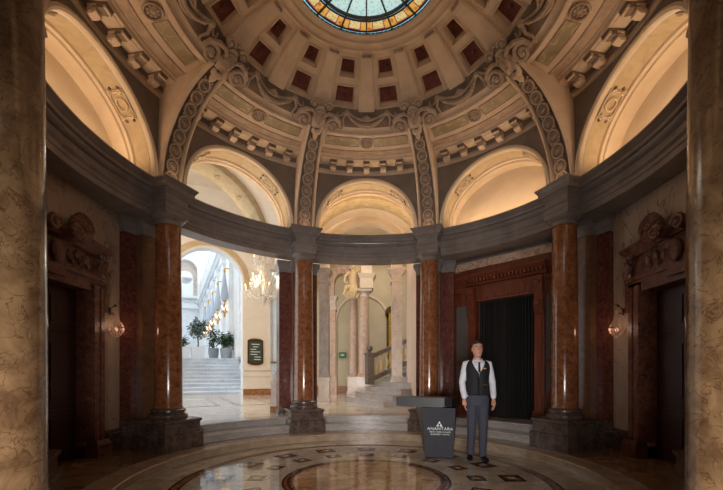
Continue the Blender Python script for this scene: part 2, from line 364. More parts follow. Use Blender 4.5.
# ------------------------------------------------------------------ entablature ring
en = MB()
prof = [(4.3, 3.76), (3.62, 3.76), (3.52, 3.76), (3.52, 3.84), (3.505, 3.845), (3.505, 3.90), (3.485, 3.91), (3.47, 3.93), (3.47, 3.945), (3.53, 3.95), (3.53, 4.06), (3.51, 4.07),
        (3.47, 4.10), (3.46, 4.13), (3.42, 4.14), (3.42, 4.19), (3.40, 4.20), (3.38, 4.235), (3.36, 4.245), (3.36, 4.27), (4.3, 4.27)]
en.sweep(prof, 22.5, 292.5, 120)
prof2 = [(3.84, 4.27), (3.84, 3.76)] + prof[1:-1] + [(3.84, 4.27)]
en.sweep(prof2, -67.5, 22.5, 44)
for a in (-22.5, 22.5, -67.5, 67.5, -121.5, 121.5, 153.8, -153.8):
    X = Maz(a, 0)
    def bl(h, f, z0, z1): en.box(-h, h, f, 3.56, z0, z1, 0, X)
    bl(.215, 3.205, 3.76, 3.84); bl(.225, 3.195, 3.84, 3.91); en.frus((-.225, .225, 3.195, 3.56), 3.91, (-.255, .255, 3.165, 3.56), 3.935, 0, X); bl(.255, 3.165, 3.935, 3.95)
    bl(.205, 3.215, 3.95, 4.06); en.frus((-.21, .21, 3.21, 3.56), 4.06, (-.26, .26, 3.16, 3.56), 4.12, 0, X); bl(.28, 3.14, 4.12, 4.19)
    en.frus((-.28, .28, 3.14, 3.56), 4.19, (-.315, .315, 3.105, 3.56), 4.245, 0, X); bl(.32, 3.10, 4.245, 4.272)
struct(en.build('trim_1', ['entab']), 'curved grey marble entablature ring above the columns', 'entablature')

# ------------------------------------------------------------------ upper bays: walls with arches, cornices, panels
RW = 3.38
def cyl(ac, s, z, r): return P(ac + math.degrees(s/RW), r, z)
def arch_pts(rad, cz, z0, n=28):
    pts = [(-rad, z0)] + [(-rad*cos(PI*k/n), cz+rad*sin(PI*k/n)) for k in range(n+1)] + [(rad, z0)]
    return pts
def ruled(mb, ac, pa, ra, pb, rb, m=0, flat=None):
    n = len(pa)
    f = flat or (lambda s, z, r: cyl(ac, s, z, r))
    A = [f(s, z, ra) for s, z in pa]; B = [f(s, z, rb) for s, z in pb]
    mb.loft([A, B], m, None, cap=False, loop=False)
def wall_with_arch(mb, ac, rad, cz, z0, S, zt, r, m=0, n=28, flat=None, off=(0, 0)):
    pa = arch_pts(rad, cz, z0, n); pb = []
    for s, z in pa:
        dx, dz = s, z-cz
        if z <= cz: pb.append((S if s > 0 else -S, z)); continue
        k = min((S/abs(dx)) if abs(dx) > 1e-6 else 1e9, (zt-cz)/dz if dz > 1e-6 else 1e9); pb.append((dx*k, cz+dz*k))
    # corners: snap the nearest point each side
    for sg in (-1, 1):
        c = (sg*S, zt); j = min(range(len(pb)), key=lambda i: (pb[i][0]-c[0])**2+(pb[i][1]-c[1])**2); pb[j] = c
    rings = []
    f = flat or (lambda s, z, r: cyl(ac, s, z, r))
    for q in range(7):
        rings.append([f(a[0]+(b[0]-a[0])*q/6, a[1]+(b[1]-a[1])*q/6, r) for a, b in zip(pa, pb)])
    mb.loft(rings, m, None, cap=False, loop=False)
AR, AC_ = 1.08, 4.39
BAYS = {0: 'over the central staircase opening', -45: 'over the bright left opening', 45: 'over the black curtained doorway',
        -90: 'over the left carved door', 90: 'over the right carved door', -135: 'behind the left foreground column', 135: 'behind the right foreground column', 180: 'above the entrance'}
def spiral(mb, mt, r0, turns, rt, sgn=1, n=36, m=0, depth=.0):
    pts = []; rs = []
    for k in range(n+1):
        t = k/n; rr = r0*(1-t)**1.0*.92 + .08*r0; a = turns*2*PI*t
        pts.append((sgn*rr*cos(a), rr*sin(a), depth*t)); rs.append(rt*(1-.45*t))
    mb.tube(pts, rs, 6, m, mt)
    mb.ell((0, 0, depth), (rt*1.5, rt*1.5, rt*1.3), 8, 5, m, mt)
ceil = MB()
for ac in BAYS:
    wall_with_arch(ceil, ac, AR, AC_, 4.265, R(22.5)*RW, 5.92, RW)
struct(ceil.build('wall_drum', ['arch_wall']), 'grey drum wall pierced by round arches', 'wall')
for ac, where in BAYS.items():
    mt = Maz(ac, RW, 4.27)
    t = thing('arch', 'round arch with lit soffit ' + where, 'arch', mt)
    m = MB()
    pf = [(AR+.01, RW), (AR+.01, RW-.035), (AR-.02, RW-.045), (AR-.05, RW-.03), (AR-.06, RW)]
    m.loft([[cyl(ac, s, z, rr) for s, z in [(-q[0], 4.265)]+arch_pts(q[0], AC_, 4.265)[1:-1]+[(q[0], 4.265)]] for q in pf for rr in [q[1]]], cap=False, loop=False)
    m.build('archivolt', 'lunette', t)
    m = MB(); ruled(m, ac, arch_pts(AR-.06, AC_, 4.2), RW, arch_pts(AR-.06, AC_, 4.2), RW+.04, 0); ruled(m, ac, arch_pts(AR-.065, AC_, 4.2), RW+.04, arch_pts(AR-.065, AC_, 4.2), RW+.30, 1)
    ruled(m, ac, arch_pts(AR-.065, AC_, 4.2), RW+.30, arch_pts(AR-.10, AC_, 4.2), RW+.31, 0); ruled(m, ac, arch_pts(AR-.10, AC_, 4.2), RW+.31, arch_pts(AR-.10, AC_, 4.2), RW+.36, 0)
    ruled(m, ac, arch_pts(AR-.10, AC_, 4.2), RW+.36, arch_pts(AR-.13, AC_, 4.2), RW+.37, 0); ruled(m, ac, arch_pts(AR-.13, AC_, 4.2), RW+.37, arch_pts(AR-.13, AC_, 4.2), RW+(.46 if ac in (0, -45) else .68), 0)
    m.build('soffit', ['lunette', 'lunette_field'], t)
    if abs(ac) <= 90:
        for th in (48, 132):                        # relief plaques on the soffit
            def on(u, v, h): # u along arc (m), v depth, h height inwards
                q = R(th)+u/1.0; rr = AR-.068-h*2.2
                return cyl(ac, -rr*cos(q), AC_+rr*sin(q), RW+.17+v)
            m = MB()
            ring = [on(.075*cos(2*PI*k/16), .075*sin(2*PI*k/16), .012) for k in range(17)]; m.tube(ring, .012, 5)
            for u0 in (-.15, .15):
                for v0 in (-.075, .075):
                    m.tube([on(u0+.032*(1-k/20)*cos(k*.6), v0+.032*(1-k/20)*sin(k*.6), .015) for k in range(14)], .012, 5)
                m.tube([on(u0, -.04, .01), on(u0, .04, .01)], .012, 5)
            m.tube([on(-.17, -.115, .004), on(-.17, .115, .004), on(.17, .115, .004), on(.17, -.115, .004), on(-.17, -.115, .004)], .01, 5)
            for u0 in (-.19, .19):
                for v0 in (-.06, .06): m.ell(on(u0, v0, .004), (.022, .022, .022), 8, 5, 1)  # dark blobs imitating the shade inside drilled holes
            m.build('relief_plaque', ['lunette', 'recess'], t)
    if ac not in (0, -45, 180):
        m = MB(); pts = arch_pts(AR-.13, AC_, 4.2)
        vs = [cyl(ac, s, z, RW+.60) for s, z in pts]+[cyl(ac, 0, 4.2, RW+.60)]
        n = len(pts); m.add(vs, [(i, i+1, n) for i in range(n-1)])
        m.build('tympanum', 'lunette', t)
    if abs(ac) > 100: continue
    # modillion cornice
    h = 20.0
    t = thing('modillion_cornice', 'bracketed plaster cornice ' + where.replace('over', 'above the arch over'), 'cornice', Maz(ac, RW, 5.5))
    m = MB(); m.sweep([(3.40, 5.53), (3.36, 5.535), (3.345, 5.56), (3.33, 5.565), (3.33, 5.60), (3.33, 5.68), (3.06, 5.68), (3.05, 5.69), (3.05, 5.72), (3.02, 5.745), (3.02, 5.76)], ac-h, ac+h, 16)
    m.build('shelf', 'plaster', t)
    m = MB(); m.sweep([(3.30, 5.595), (3.30, 5.68), (3.40, 5.68)], ac-h, ac+h, 16); m.build('bed_moulding', 'arch_wall', t)
    nm = 5 if ac == 0 else 6
    step_ = 6.25
    for k in range(nm):
        a = ac + (k-(nm-1)/2)*step_
        X = Maz(a, 0, 0); mm = MB(X)
        sec = [(3.24, 5.61), (3.19, 5.622), (3.13, 5.612), (3.09, 5.622), (3.075, 5.635), (3.08, 5.655), (3.24, 5.655)]
        mm.loft([[(-.058, r, z) for r, z in sec], [(.058, r, z) for r, z in sec]], 1)
        mm.box(-.068, .068, 3.065, 3.31, 5.655, 5.679, 1)
        mm.tube([(-.062, 3.10, 5.632), (.062, 3.10, 5.632)], .020, 8, 0)
        mm.frus((-.05, .05, 3.25, 3.335), 5.55, (-.058, .058, 3.20, 3.335), 5.575, 0); mm.box(-.058, .058, 3.20, 3.335, 5.575, 5.64, 0); mm.box(-.064, .064, 3.19, 3.335, 5.635, 5.656, 0)
        mm.build('modillion', ['plaster', 'recess'], t)
    for k in range(nm-1):
        a = ac + (k-(nm-2)/2)*step_
        mm = MB(Maz(a, 0, 0)); mm.frus((-.075, .075, 3.10, 3.27), 5.667, (-.09, .09, 3.085, 3.29), 5.679); mm.build('soffit_panel', 'lunette', t)
    # sloped panel with rosette
    t = thing('cove_panel', 'sloping panel with a round rosette ' + where.replace('over', 'above the brackets over'), 'panel', Maz(ac, 2.9, 5.75))
    m = MB(); m.sweep([(3.02, 5.76), (2.90, 5.762), (2.88, 5.75), (2.86, 5.75), (2.85, 5.765)], ac-19, ac+19, 16); m.build('lower_moulding', 'carved', t)
    def sl(a, q, d=0):   # q 0..1 up the slope
        r = 2.86-.42*q; z = 5.765+.075*q
        return P(ac+a, r-d*.17, z-d)
    m = MB()
    def ringgrid(aw0, aw1, q0, q1, d, mm): 
        m.loft([[sl(aw0+(aw1-aw0)*k/12, q0, d) for k in range(13)], [sl(aw0+(aw1-aw0)*k/12, q1, d) for k in range(13)]], mm, cap=False, loop=False)
    ringgrid(-22.5, 22.5, 0, 1.02, 0, 0)
    m.build('panel_ground', 'plaster', t)
    m = MB()
    for a0, a1, b0, b1 in ((-17.0, -3.2, .26, .74), (3.2, 17.0, .26, .74)):
        c = [sl(a0+(a1-a0)*k/8, b0, .004) for k in range(9)]; d_ = [sl(a0+(a1-a0)*k/8, b1, .004) for k in range(9)]
        m.loft([c, d_], 1, cap=False, loop=False)
        m.tube(c+d_[::-1]+[c[0]], .009, 5, 0)
    m.build('painted_field', ['carved', 'plaster_panel'], t)
    m = MB()
    m.tube([sl(0, .5, .02)+Vector((0, 0, 0))+((Matrix.Rotation(-R(ac), 4, 'Z') @ Vector((.11*cos(2*PI*k/20), .11*sin(2*PI*k/20), -.02*sin(2*PI*k/20))))) for k in range(21)], .016, 6)
    c = sl(0, .5, .01); m.ell(c+Vector((0, 0, .012)), (.10, .10, .02), 16, 6, 1)
    m.ell(c, (.045, .045, .03), 10, 6)
    for k in range(8):
        v = Matrix.Rotation(-R(ac), 4, 'Z') @ Vector((.06*cos(2*PI*k/8), .06*sin(2*PI*k/8), -.011*sin(2*PI*k/8)-.004)); m.ell(c+v, (.024, .024, .018), 8, 5)
    m.build('rosette', ['carved', 'recess'], t)

# ------------------------------------------------------------------ ribs with guilloche, scroll cartouches
ribc = [(3.36, 4.272), (3.33, 4.5), (3.24, 4.85), (3.09, 5.15), (2.90, 5.42), (2.66, 5.64), (2.36, 5.80)]
def ribpt(t):
    k = min(int(t*(len(ribc)-1)), len(ribc)-2); f = t*(len(ribc)-1)-k
    p = [ribc[max(k-1, 0)], ribc[k], ribc[k+1], ribc[min(k+2, len(ribc)-1)]]
    def cr(a, b, c, d): return .5*((2*b)+(-a+c)*f+(2*a-5*b+4*c-d)*f*f+(-a+3*b-3*c+d)*f**3)
    return cr(*[q[0] for q in p]), cr(*[q[1] for q in p])
RIBS = {-22.5: 'above the column left of the central opening', 22.5: 'above the podium column', -67.5: 'above the column by the atrium steps', 67.5: 'above the column by the curtain',
        -112.5: 'at the upper left edge of view', 112.5: 'at the upper right edge of view', 157.5: 'behind the camera on the right', -157.5: 'behind the camera on the left'}
def ribhalf(t): return .225-.055*t
for a, where in RIBS.items():
    X = Maz(a, 0, 0)
    t = thing('vault_rib', 'curved plaster rib with a chain of rings ' + where, 'rib', Maz(a, 3.36, 4.272))
    m = MB(X); N_ = 24
    rings = []
    for k in range(N_+1):
        q = k/N_; r, z = ribpt(q); hw = ribhalf(q)
        rings.append([(-hw, 3.46, max(z, 4.272)), (-hw, r, z), (-hw+.035, r-.03, z-.012), (-hw+.05, r-.03, z-.012), (-hw+.06, r+.02, z+.01), (hw-.06, r+.02, z+.01), (hw-.05, r-.03, z-.012), (hw-.035, r-.03, z-.012), (hw, r, z), (hw, 3.46, max(z, 4.272))])
    m.loft(rings, 0, None, cap=False, loop=False)
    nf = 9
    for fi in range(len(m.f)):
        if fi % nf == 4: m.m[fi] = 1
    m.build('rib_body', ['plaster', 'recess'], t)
    nr = 8
    for k in range(nr):
        q = .10+.74*k/(nr-1); r, z = ribpt(q); r2, z2 = ribpt(q+.01)
        d = Vector((0, r2-r, z2-z)).normalized(); e1 = Vector((1, 0, 0)); c = Vector((0, r-.008, z-.004)); rad = .104-.024*q
        nrm = d.cross(e1)
        m = MB(X)
        m.tube([c+e1*rad*cos(2*PI*j/18)+d*rad*1.05*sin(2*PI*j/18) for j in range(19)], .019, 6)
        m.tube([c+e1*rad*.6*cos(2*PI*j/14)+d*rad*.6*sin(2*PI*j/14) for j in range(15)], .008, 5)
        for sg in (-1, 1): m.ell(c+e1*sg*.07+d*rad*1.25, (.018, .018, .018), 6, 4)
        m.ell(c, (rad*.5, .012, rad*.5), 10, 5)
        m.build('ring_ornament', 'carved', t)
    # cartouche
    slope = Vector((0, -.857, .514)); nrm = Vector((0, -.514, -.857)); e1 = Vector((1, 0, 0))
    o = Vector((0, 2.27, 5.905))
    F = Matrix((( e1.x, slope.x, nrm.x, o.x), (e1.y, slope.y, nrm.y, o.y), (e1.z, slope.z, nrm.z, o.z), (0, 0, 0, 1)))
    t = thing('scroll_cartouche', 'scrolled mask cartouche crowning the rib ' + where, 'cartouche', X @ F)
    Y = X @ F
    for sg in (-1, 1):
        m = MB(Y); spiral(m, T(sg*.26, -.04, .08), .14, 1.8, .034, sg)
        m.tube([(sg*.39, -.04, .07), (sg*.36, .08, .08), (sg*.26, .14, .09), (sg*.15, .15, .10), (sg*.07, .10, .10)], [.034, .036, .04, .035, .02], 6)
        m.build('volute', 'carved', t)
        m = MB(Y); spiral(m, T(sg*.13, .25, .07), .075, 1.6, .024, -sg)
        m.tube([(sg*.05, .27, .05), (sg*.0, .31, .06)], .02, 6); m.build('small_volute', 'carved', t)
    m = MB(Y); m.ell((0, .04, .09), (.075, .10, .055), 14, 8); m.ell((0, .02, .15), (.016, .035, .02), 6, 5); m.ell((0, -.035, .135), (.03, .01, .01), 8, 4)
    for sg in (-1, 1): m.ell((sg*.03, .06, .135), (.016, .01, .01), 6, 4); m.ell((sg*.08, .08, .08), (.03, .05, .03), 8, 5)
    for k in range(5): m.ell((-.06+.03*k, .14+.01*(2-abs(k-2)), .09), (.02, .035, .025), 6, 5)
    m.build('mask', 'carved', t)
    m = MB(Y); m.prism([(-.10, -.14), (.10, -.14), (.12, 0), (.10, .15), (.05, .22), (-.05, .22), (-.10, .15), (-.12, 0)], -.02, .06)
    for k in range(7):
        an = R(-150+20*k+30); m.ell((.09*cos(an), -.12+.09*sin(an), .07), (.025, .05, .03), 6, 5)
    m.ell((0, -.26, .05), (.05, .10, .04), 8, 6); m.ell((-.05, -.2, .05), (.04, .06, .03), 8, 6); m.ell((.05, -.2, .05), (.04, .06, .03), 8, 6)
    m.build('shield', 'plaster', t)

# ------------------------------------------------------------------ dome: garland zone, coffers, oculus ring
dm = MB()
dm.sweep([(2.50, 5.80), (2.46, 5.795), (2.43, 5.80), (2.42, 5.83), (2.44, 5.84)], 0, 360, 128, 1)
dm.sweep([(2.44, 5.835), (2.34, 5.885), (2.22, 5.955), (2.13, 6.02), (2.09, 6.05)], 0, 360, 128, 1)
def dp(t, d=0):
    r = 2.09-.81*t; z = 6.05+.36*t+.045*sin(PI*t)
    return r+d*.40, z+d*.91
nprof = 10
dz = []
CO = {0: (.05, .40, 5.2), 1: (.55, .87, 4.7)}
ts = [-.02, .01, .37, .50, .84, 1.0]
for k in range(16):
    ac = 11.25+22.5*k
    # strip edges at +-7.3 from cell centre
    E = 7.3
    for i in range(5):
        t0, t1 = ts[i], ts[i+1]
        hw = 5.3 if i <= 1 else (4.8 if i >= 3 else 5.3)
        cof = i in (1, 3)
        if not cof:
            dm.loft([[P(ac+a, *dp(t0)) for a in (-E, -3, 0, 3, E)], [P(ac+a, *dp(t1)) for a in (-E, -3, 0, 3, E)]], 0, cap=False, loop=False)
        else:
            for a0, a1 in ((-E, -hw), (hw, E)):
                dm.loft([[P(ac+a, *dp(t0)) for a in (a0, a1)], [P(ac+a, *dp(t1)) for a in (a0, a1)]], 0, cap=False, loop=False)
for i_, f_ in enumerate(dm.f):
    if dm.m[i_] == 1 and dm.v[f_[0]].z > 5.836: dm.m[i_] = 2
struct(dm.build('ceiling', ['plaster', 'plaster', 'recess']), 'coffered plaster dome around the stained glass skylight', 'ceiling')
dome = bpy.data.objects['ceiling']; WM['ceiling'] = ID
def cofferm(ac, i):
    t0, t1 = (.01, .37) if i == 0 else (.50, .84); hw = 5.3 if i == 0 else 4.8
    m = MB(); loops = []
    for (fr, d) in ((0, 0), (0, -.014), (.035, -.014), (.05, .01), (.08, .05), (.10, .05), (.11, .11)):
        a = hw*(1-fr*2*.9); q0 = t0+(t1-t0)*fr; q1 = t1-(t1-t0)*fr
        loops.append([P(ac-a, *dp(q0, d)), P(ac+a, *dp(q0, d)), P(ac+a, *dp(q1, d)), P(ac-a, *dp(q1, d))])
    m.loft(loops, 0, cap=False)
    L = loops[-1]; m.add(L, [(0, 1, 2, 3)], 1)
    c = (L[0]+L[1]+L[2]+L[3])/4; m.ell(c-Vector((0, 0, .01)), (.035, .035, .02), 8, 5, 1)
    return m
for k in range(16):
    ac = 11.25+22.5*k
    for i in (0, 1):
        cofferm(ac, i).build('coffer', ['plaster', 'coffer'], dome)
for k in range(16):
    ac = 22.5*k; m = MB(); E = 3.95
    rings = []
    for q in range(11):
        t_ = -.02+1.0*q/10
        rings.append([P(ac-E, *dp(t_, .02)), P(ac-E, *dp(t_, -.03)), P(ac-E+.7, *dp(t_, -.045)), P(ac+E-.7, *dp(t_, -.045)), P(ac+E, *dp(t_, -.03)), P(ac+E, *dp(t_, .02))])
    m.loft(rings, 0)
    m.build('dome_strip', 'plaster', dome)
    m = MB(); 
    for j in range(5): m.ell(P(ac-2.6+1.3*j, *dp(.93, -.055)), (.022, .022, .028), 6, 5)
    m.build('strip_capital', 'carved', dome)
oc = MB(); oc.sweep([(1.31, 6.42), (1.29, 6.37), (1.25, 6.365), (1.23, 6.39), (1.19, 6.40), (1.16, 6.375), (1.12, 6.375), (1.10, 6.40), (1.05, 6.405), (1.03, 6.39), (1.00, 6.395), (1.00, 6.5)], 0, 360, 128)
o = oc.build('ceiling_ring', ['plaster']); o.parent = dome

m = MB(); m.sweep([(3.5, 5.9), (3.5, 6.3), (1.05, 6.9), (1.05, 6.42)], 0, 360, 64)
struct(m.build('roof_shell', 'arch_wall'), 'outer roof of the dome around the skylight', 'roof')
# festoons
for k in range(8):
    ac = 45*k
    if abs(((ac+180) % 360)-180) > 100: continue
    where = BAYS[((ac+180) % 360)-180] if ((ac+180) % 360)-180 in BAYS else ''
    X = Maz(ac, 0, 0)
    slope = Vector((0, -.857, .514)); nrm = Vector((0, -.514, -.857))
    def fp(x, v, h=.03):       # x along arc, v up slope (m) from r=2.27
        a = math.degrees(x/2.2); r = 2.27-.857*v; z = 5.925+.514*v
        return P(ac+a, r-.514*h, z-.857*h)
    t = thing('festoon', 'plaster garland swag below the coffers ' + where, 'garland', Maz(ac, 2.27, 5.92))
    m = MB()
    for sag, rr, off in ((.17, .030, 0), (.12, .022, .03), (.21, .02, .0)):
        pts = [fp(x/10*.36, .16-sag*(1-(x/10)**2)+off, .05) for x in range(-10, 11)]
        m.tube(pts, [rr*(1.25-.6*abs(x)/10) for x in range(-10, 11)], 7)
    for x in range(-8, 9): m.ell(fp(x/10*.36, .16-.17*(1-(x/10)**2), .075), (.028, .028, .02), 6, 4)
    m.build('swag', 'carved', t)
    for sg in (-1, 1):
        m = MB(); m.ell(fp(sg*.38, .18, .05), (.045, .045, .045), 8, 6)
        m.tube([fp(sg*.40, .16), fp(sg*.44, .05, .05), (fp(sg*.41, -.04, .04)), fp(sg*.45, -.14, .03)], [.03, .024, .018, .008], 6)
        m.tube([fp(sg*.40, .17), fp(sg*.50, .10, .04), fp(sg*.56, .12, .04), fp(sg*.53, .17, .04)], [.02, .02, .015, .01], 6)
        m.build('ribbon_end', 'carved', t)
    m = MB()
    for j in range(5): m.ell(fp(-.06+.03*j, .10+.015*(2-abs(j-2)), .06), (.022, .022, .035), 6, 5)
    m.build('shell_crest', 'carved', t)

# skylight
sk = thing('window_1', 'round stained glass skylight with amber border', 'skylight', T(0, 0, 6.48), kind='structure')
zs = 6.43
def ringm(r0, r1, z, mat, name, n=96):
    m = MB(); m.sweep([(r0, z), (r1, z)], 0, 360, n); return m.build(name, mat, sk)
ringm(.001, .74, zs, 'g_pale', 'center_pane'); ringm(.765, .80, zs, 'g_blue', 'inner_border_pane'); ringm(.965, 1.01, zs, 'g_blue', 'outer_border_pane')
m = MB()
for k in range(16):
    for j, (a0, a1, mm) in enumerate(((0, 5.4, 0), (5.4, 6.4, 2), (6.4, 16.1, 1), (16.1, 17.1, 2), (17.1, 22.5, 0))):
        m.sweep([(.80, zs), (.965, zs)] if mm != 1 else [(.825, zs), (.94, zs)], 22.5*k+a0, 22.5*k+a1, 3, mm)
        if mm == 1: m.sweep([(.80, zs), (.825, zs)], 22.5*k+a0, 22.5*k+a1, 3, 2); m.sweep([(.94, zs), (.965, zs)], 22.5*k+a0, 22.5*k+a1, 3, 2)
m.build('amber_border_pane', ['g_amber', 'g_straw', 'g_red'], sk)
m = MB()
for r, w_ in ((.752, .02), (.80, .006), (.965, .006), (1.01, .01), (.08, .015)):
    m.sweep([(r-w_, zs-.02), (r+w_, zs-.02), (r+w_, zs+.01), (r-w_, zs+.01)], 0, 360, 96, closed=True)
for k in range(16):
    m.box(-.008, .008, .08, 1.01, zs-.025, zs+.01, 0, Maz(22.5*k, 0, 0))
m.build('lead_frame', 'iron', sk)

# ------------------------------------------------------------------ lower walls: side walls with doors
def wall_piece(name, mt, x0, x1, z0, z1, mat, d=.2, hole=None):
    m = MB(mt)
    if hole:
        a, b, c = hole
        m.box(x0, a, 0, d, z0, z1); m.box(b, x1, 0, d, z0, z1); m.box(a, b, 0, d, c, z1)
    else: m.box(x0, x1, 0, d, z0, z1)
    return struct(m.build(name, mat))
AP = 4.03
for sg, nm in ((-1, 'left'), (1, 'right')):
    mt = Matrix.Translation((3.86*sg, -.16, 0)) @ RZ(-90*sg)
    o = wall_piece('wall_'+nm, mt, -1.75, 1.75, .13, 3.77, 'wallpanel', .25, (-.66, .66, 2.46))
    o['label'] = 'veined cream marble wall around the ' + nm + ' door'; o['category'] = 'wall'
    m = MB(mt)
    for a, b in ((-1.6, -.95), (.95, 1.6)): m.box(a, b, -.05, 0, .135, .43); m.frus((a, b, -.05, 0), .43, (a, b, -.015, 0), .455)
    o = struct(m.build('baseboard_'+nm, 'pedestal'))
    o['label'] = 'dark marble dado beside the %s door' % nm; o['category'] = 'baseboard'
    # door
    d = thing('door_1' if sg < 0 else 'door_2', 'dark panelled wooden door in the %s carved marble portal' % nm, 'door', mt @ T(0, .12, .136), kind='structure')
    for s2_, nme in ((-1, 'leaf'), (1, 'leaf')):
        x0, x1 = (-.66, -.005) if s2_ < 0 else (.005, .66)
        m = MB(mt); m.box(x0, x1, .12, .18, .137, 2.46)
        for z0, z1 in ((.28, .80), (.92, 1.75), (1.87, 2.36)):
            c0_, c1_ = x0+.12, x1-.12
            m.box(c0_-.03, c1_+.03, .105, .12, z0-.03, z1+.03); m.box(c0_+.02, c1_-.02, .095, .105, z0+.02, z1-.02); m.box(c0_+.07, c1_-.07, .082, .095, z0+.07, z1-.07)
        DL = m.build('door_leaf', 'darkwood', d)
    m = MB(mt); m.tube([(.06, .10, 1.15), (.06, .05, 1.15), (.15, .05, 1.15)], .01, 8); m.lathe([(.025, 0), (.025, .01)], 12, 0, mt=T(.06, .12, 1.15) @ RX(90)); m.build('handle', 'bronze', d).parent = DL
    # portal
    p = thing('door_portal', 'carved red marble portal with shell crest around the %s door' % nm, 'portal', mt @ T(0, 0, .136))
    for s2_ in (-1, 1):
        X = mt
        m = MB(X)
        a, b = sorted((s2_*.645, s2_*.90)); m.box(a, b, -.10, .12, .36, 2.56)
        a, b = sorted((s2_*.66, s2_*.75)); m.box(a, b, -.13, -.10, .36, 2.52)
        a, b = sorted((s2_*.80, s2_*.86)); m.box(a, b, -.12, -.10, .36, 2.52)
        a, b = sorted((s2_*.88, s2_*.97)); m.box(a, b, -.10, 0, 2.18, 2.60)       # ear
        m.build('jamb', 'carved_red', p)
        m = MB(X); a, b = sorted((s2_*.66, s2_*.96)); m.box(a, b, -.17, .12, .136, .30); m.frus((a, b, -.17, .12), .30, (a+.03, b-.03, -.14, .12), .36); m.build('plinth', 'carved_red', p)
        m = MB(X)     # scroll bracket on the frieze
        spiral(m, T(s2_*.83, -.14, 2.95) @ RX(90), .075, 1.6, .028, s2_); spiral(m, T(s2_*.90, -.14, 2.70) @ RX(90), .055, 1.5, .024, -s2_)
        m.tube([(s2_*.90, -.12, 2.88), (s2_*.84, -.13, 2.80), (s2_*.86, -.13, 2.72)], [.04, .045, .04], 6)
        m.build('scroll_bracket', 'carved_red', p)
        m = MB(X)     # raking half pediment, broken
        rings = []
        for k in range(9):
            q = k/8; x = s2_*(.90-.68*q); z = 2.94+.06*q**1.6
            rings.append([(x, -.04, z-.02), (x, -.12, z), (x, -.15, z+.03), (x, -.20, z+.05), (x, -.24, z+.09), (x, -.24, z+.11), (x, 0, z+.11), (x, 0, z-.02)])
        m.loft(rings); spiral(m, T(s2_*.17, -.27, 3.05) @ RX(90), .09, 1.9, .032, -s2_); m.tube([(s2_*.17, -.25, 3.05), (s2_*.17, 0, 3.05)], .075, 12)
        m.build('broken_pediment', 'carved_red', p)
    m = MB(mt); m.box(-.90, .90, -.10, .14, 2.43, 2.62); m.box(-.96, .96, -.12, 0, 2.60, 2.66); m.box(-.90, .90, -.06, 0, 2.66, 3.0)
    m.box(-.96, .96, -.14, 0, 2.99, 3.04)
    for k in range(9):
        x = -.56+.14*k; m.ell((x, -.08, 2.82+.03*(k % 2)), (.05, .03, .07), 8, 5); m.ell((x+.05, -.08, 2.75), (.025, .025, .04), 6, 4)
    m.box(-.16, .16, -.14, -.05, 2.50, 2.92); m.ell((0, -.17, 2.78), (.10, .04, .14), 12, 8)
    m.build('frieze', 'carved_red', p)
    m = MB(mt); m.box(-.9, .9, -.08, 0, 2.95, 3.04); m.box(-.25, .25, -.10, 0, 3.0, 3.12); m.build('pediment_back', 'carved_red', p)
    for s2_ in (-1, 1):         # fan shells behind the volutes
        m = MB(mt)
        for k in range(9):
            an = R(10+20*k); cx_ = s2_*.40
            m.tube([(cx_+.03*cos(an), -.25, 3.14+.03*sin(an)), (cx_+.11*cos(an), -.22, 3.17+.12*sin(an)), (cx_+.18*cos(an), -.15, 3.18+.19*sin(an))], [.014, .026, .034], 7)
        m.ell((s2_*.40, -.14, 3.18), (.19, .10, .19), 16, 8)
        m.build('shell_crest', 'carved_red', p)
# sconces
def sconce(mt, label):
    t = thing('wall_sconce', label, 'wall lamp', mt, 'crystal wall sconces')
    m = MB(mt); m.ell((0, -.01, .50), (.03, .02, .06), 10, 6); m.tube([(0, 0, .42), (0, -.08, .46), (0, -.12, .40)], .009, 6); m.ell((0, -.12, .60), (.022, .022, .03), 8, 5)
    m.tube([(0, -.01, .5), (0, -.08, .58), (0, -.12, .60)], .008, 6); m.build('bracket', 'bronze', t)
    m = MB(mt)
    for k in range(11):
        an = 2*PI*k/11; m.tube([(.02*cos(an), -.14+.02*sin(an), .52), (.035*cos(an), -.14+.035*sin(an), .36), (.125*cos(an), -.14+.125*sin(an), .19)], .003, 5)
    m.build('crystal_canopy', 'sconce_bead', t)
    m = MB(mt)
    for j, (rr, zz) in enumerate(((.127, .15), (.12, .12), (.105, .085), (.08, .05), (.05, .02))):
        nn = 18-3*j
        for k in range(nn):
            an = 2*PI*(k+.5*(j % 2))/nn; m.ell((rr*cos(an), -.14+rr*sin(an), zz), (.011, .011, .018), 5, 4)
    m.ell((0, -.14, -.01), (.018, .018, .025), 6, 5); m.build('crystal_basket', 'sconce_bead', t)
    m = MB(mt); m.ell((0, -.14, .14), (.035, .035, .04), 10, 8); m.build('bulb', 'sconce_glow', t)
    spot_point('sconce_light', mt @ Vector((0, -.30, .2)), 1.1, (1, .66, .45), .05)
    return t
s0 = sconce(Matrix.Translation((-3.86, .97, 1.79)) @ RZ(90) @ Matrix.Scale(.78, 4) @ T(0, 0, .08), 'crystal sconce on the wall right of the left carved door')
SC2 = copy_thing(s0, Matrix.Translation((3.86, .97, 1.79)) @ RZ(-90), 'crystal sconce on the wall left of the right carved door')
SC2.scale = (.78, .78, .78); SC2.location.z += .06
spot_point('sconce_light', (3.60, .97, 1.98), 1.1, (1, .66, .45), .05)
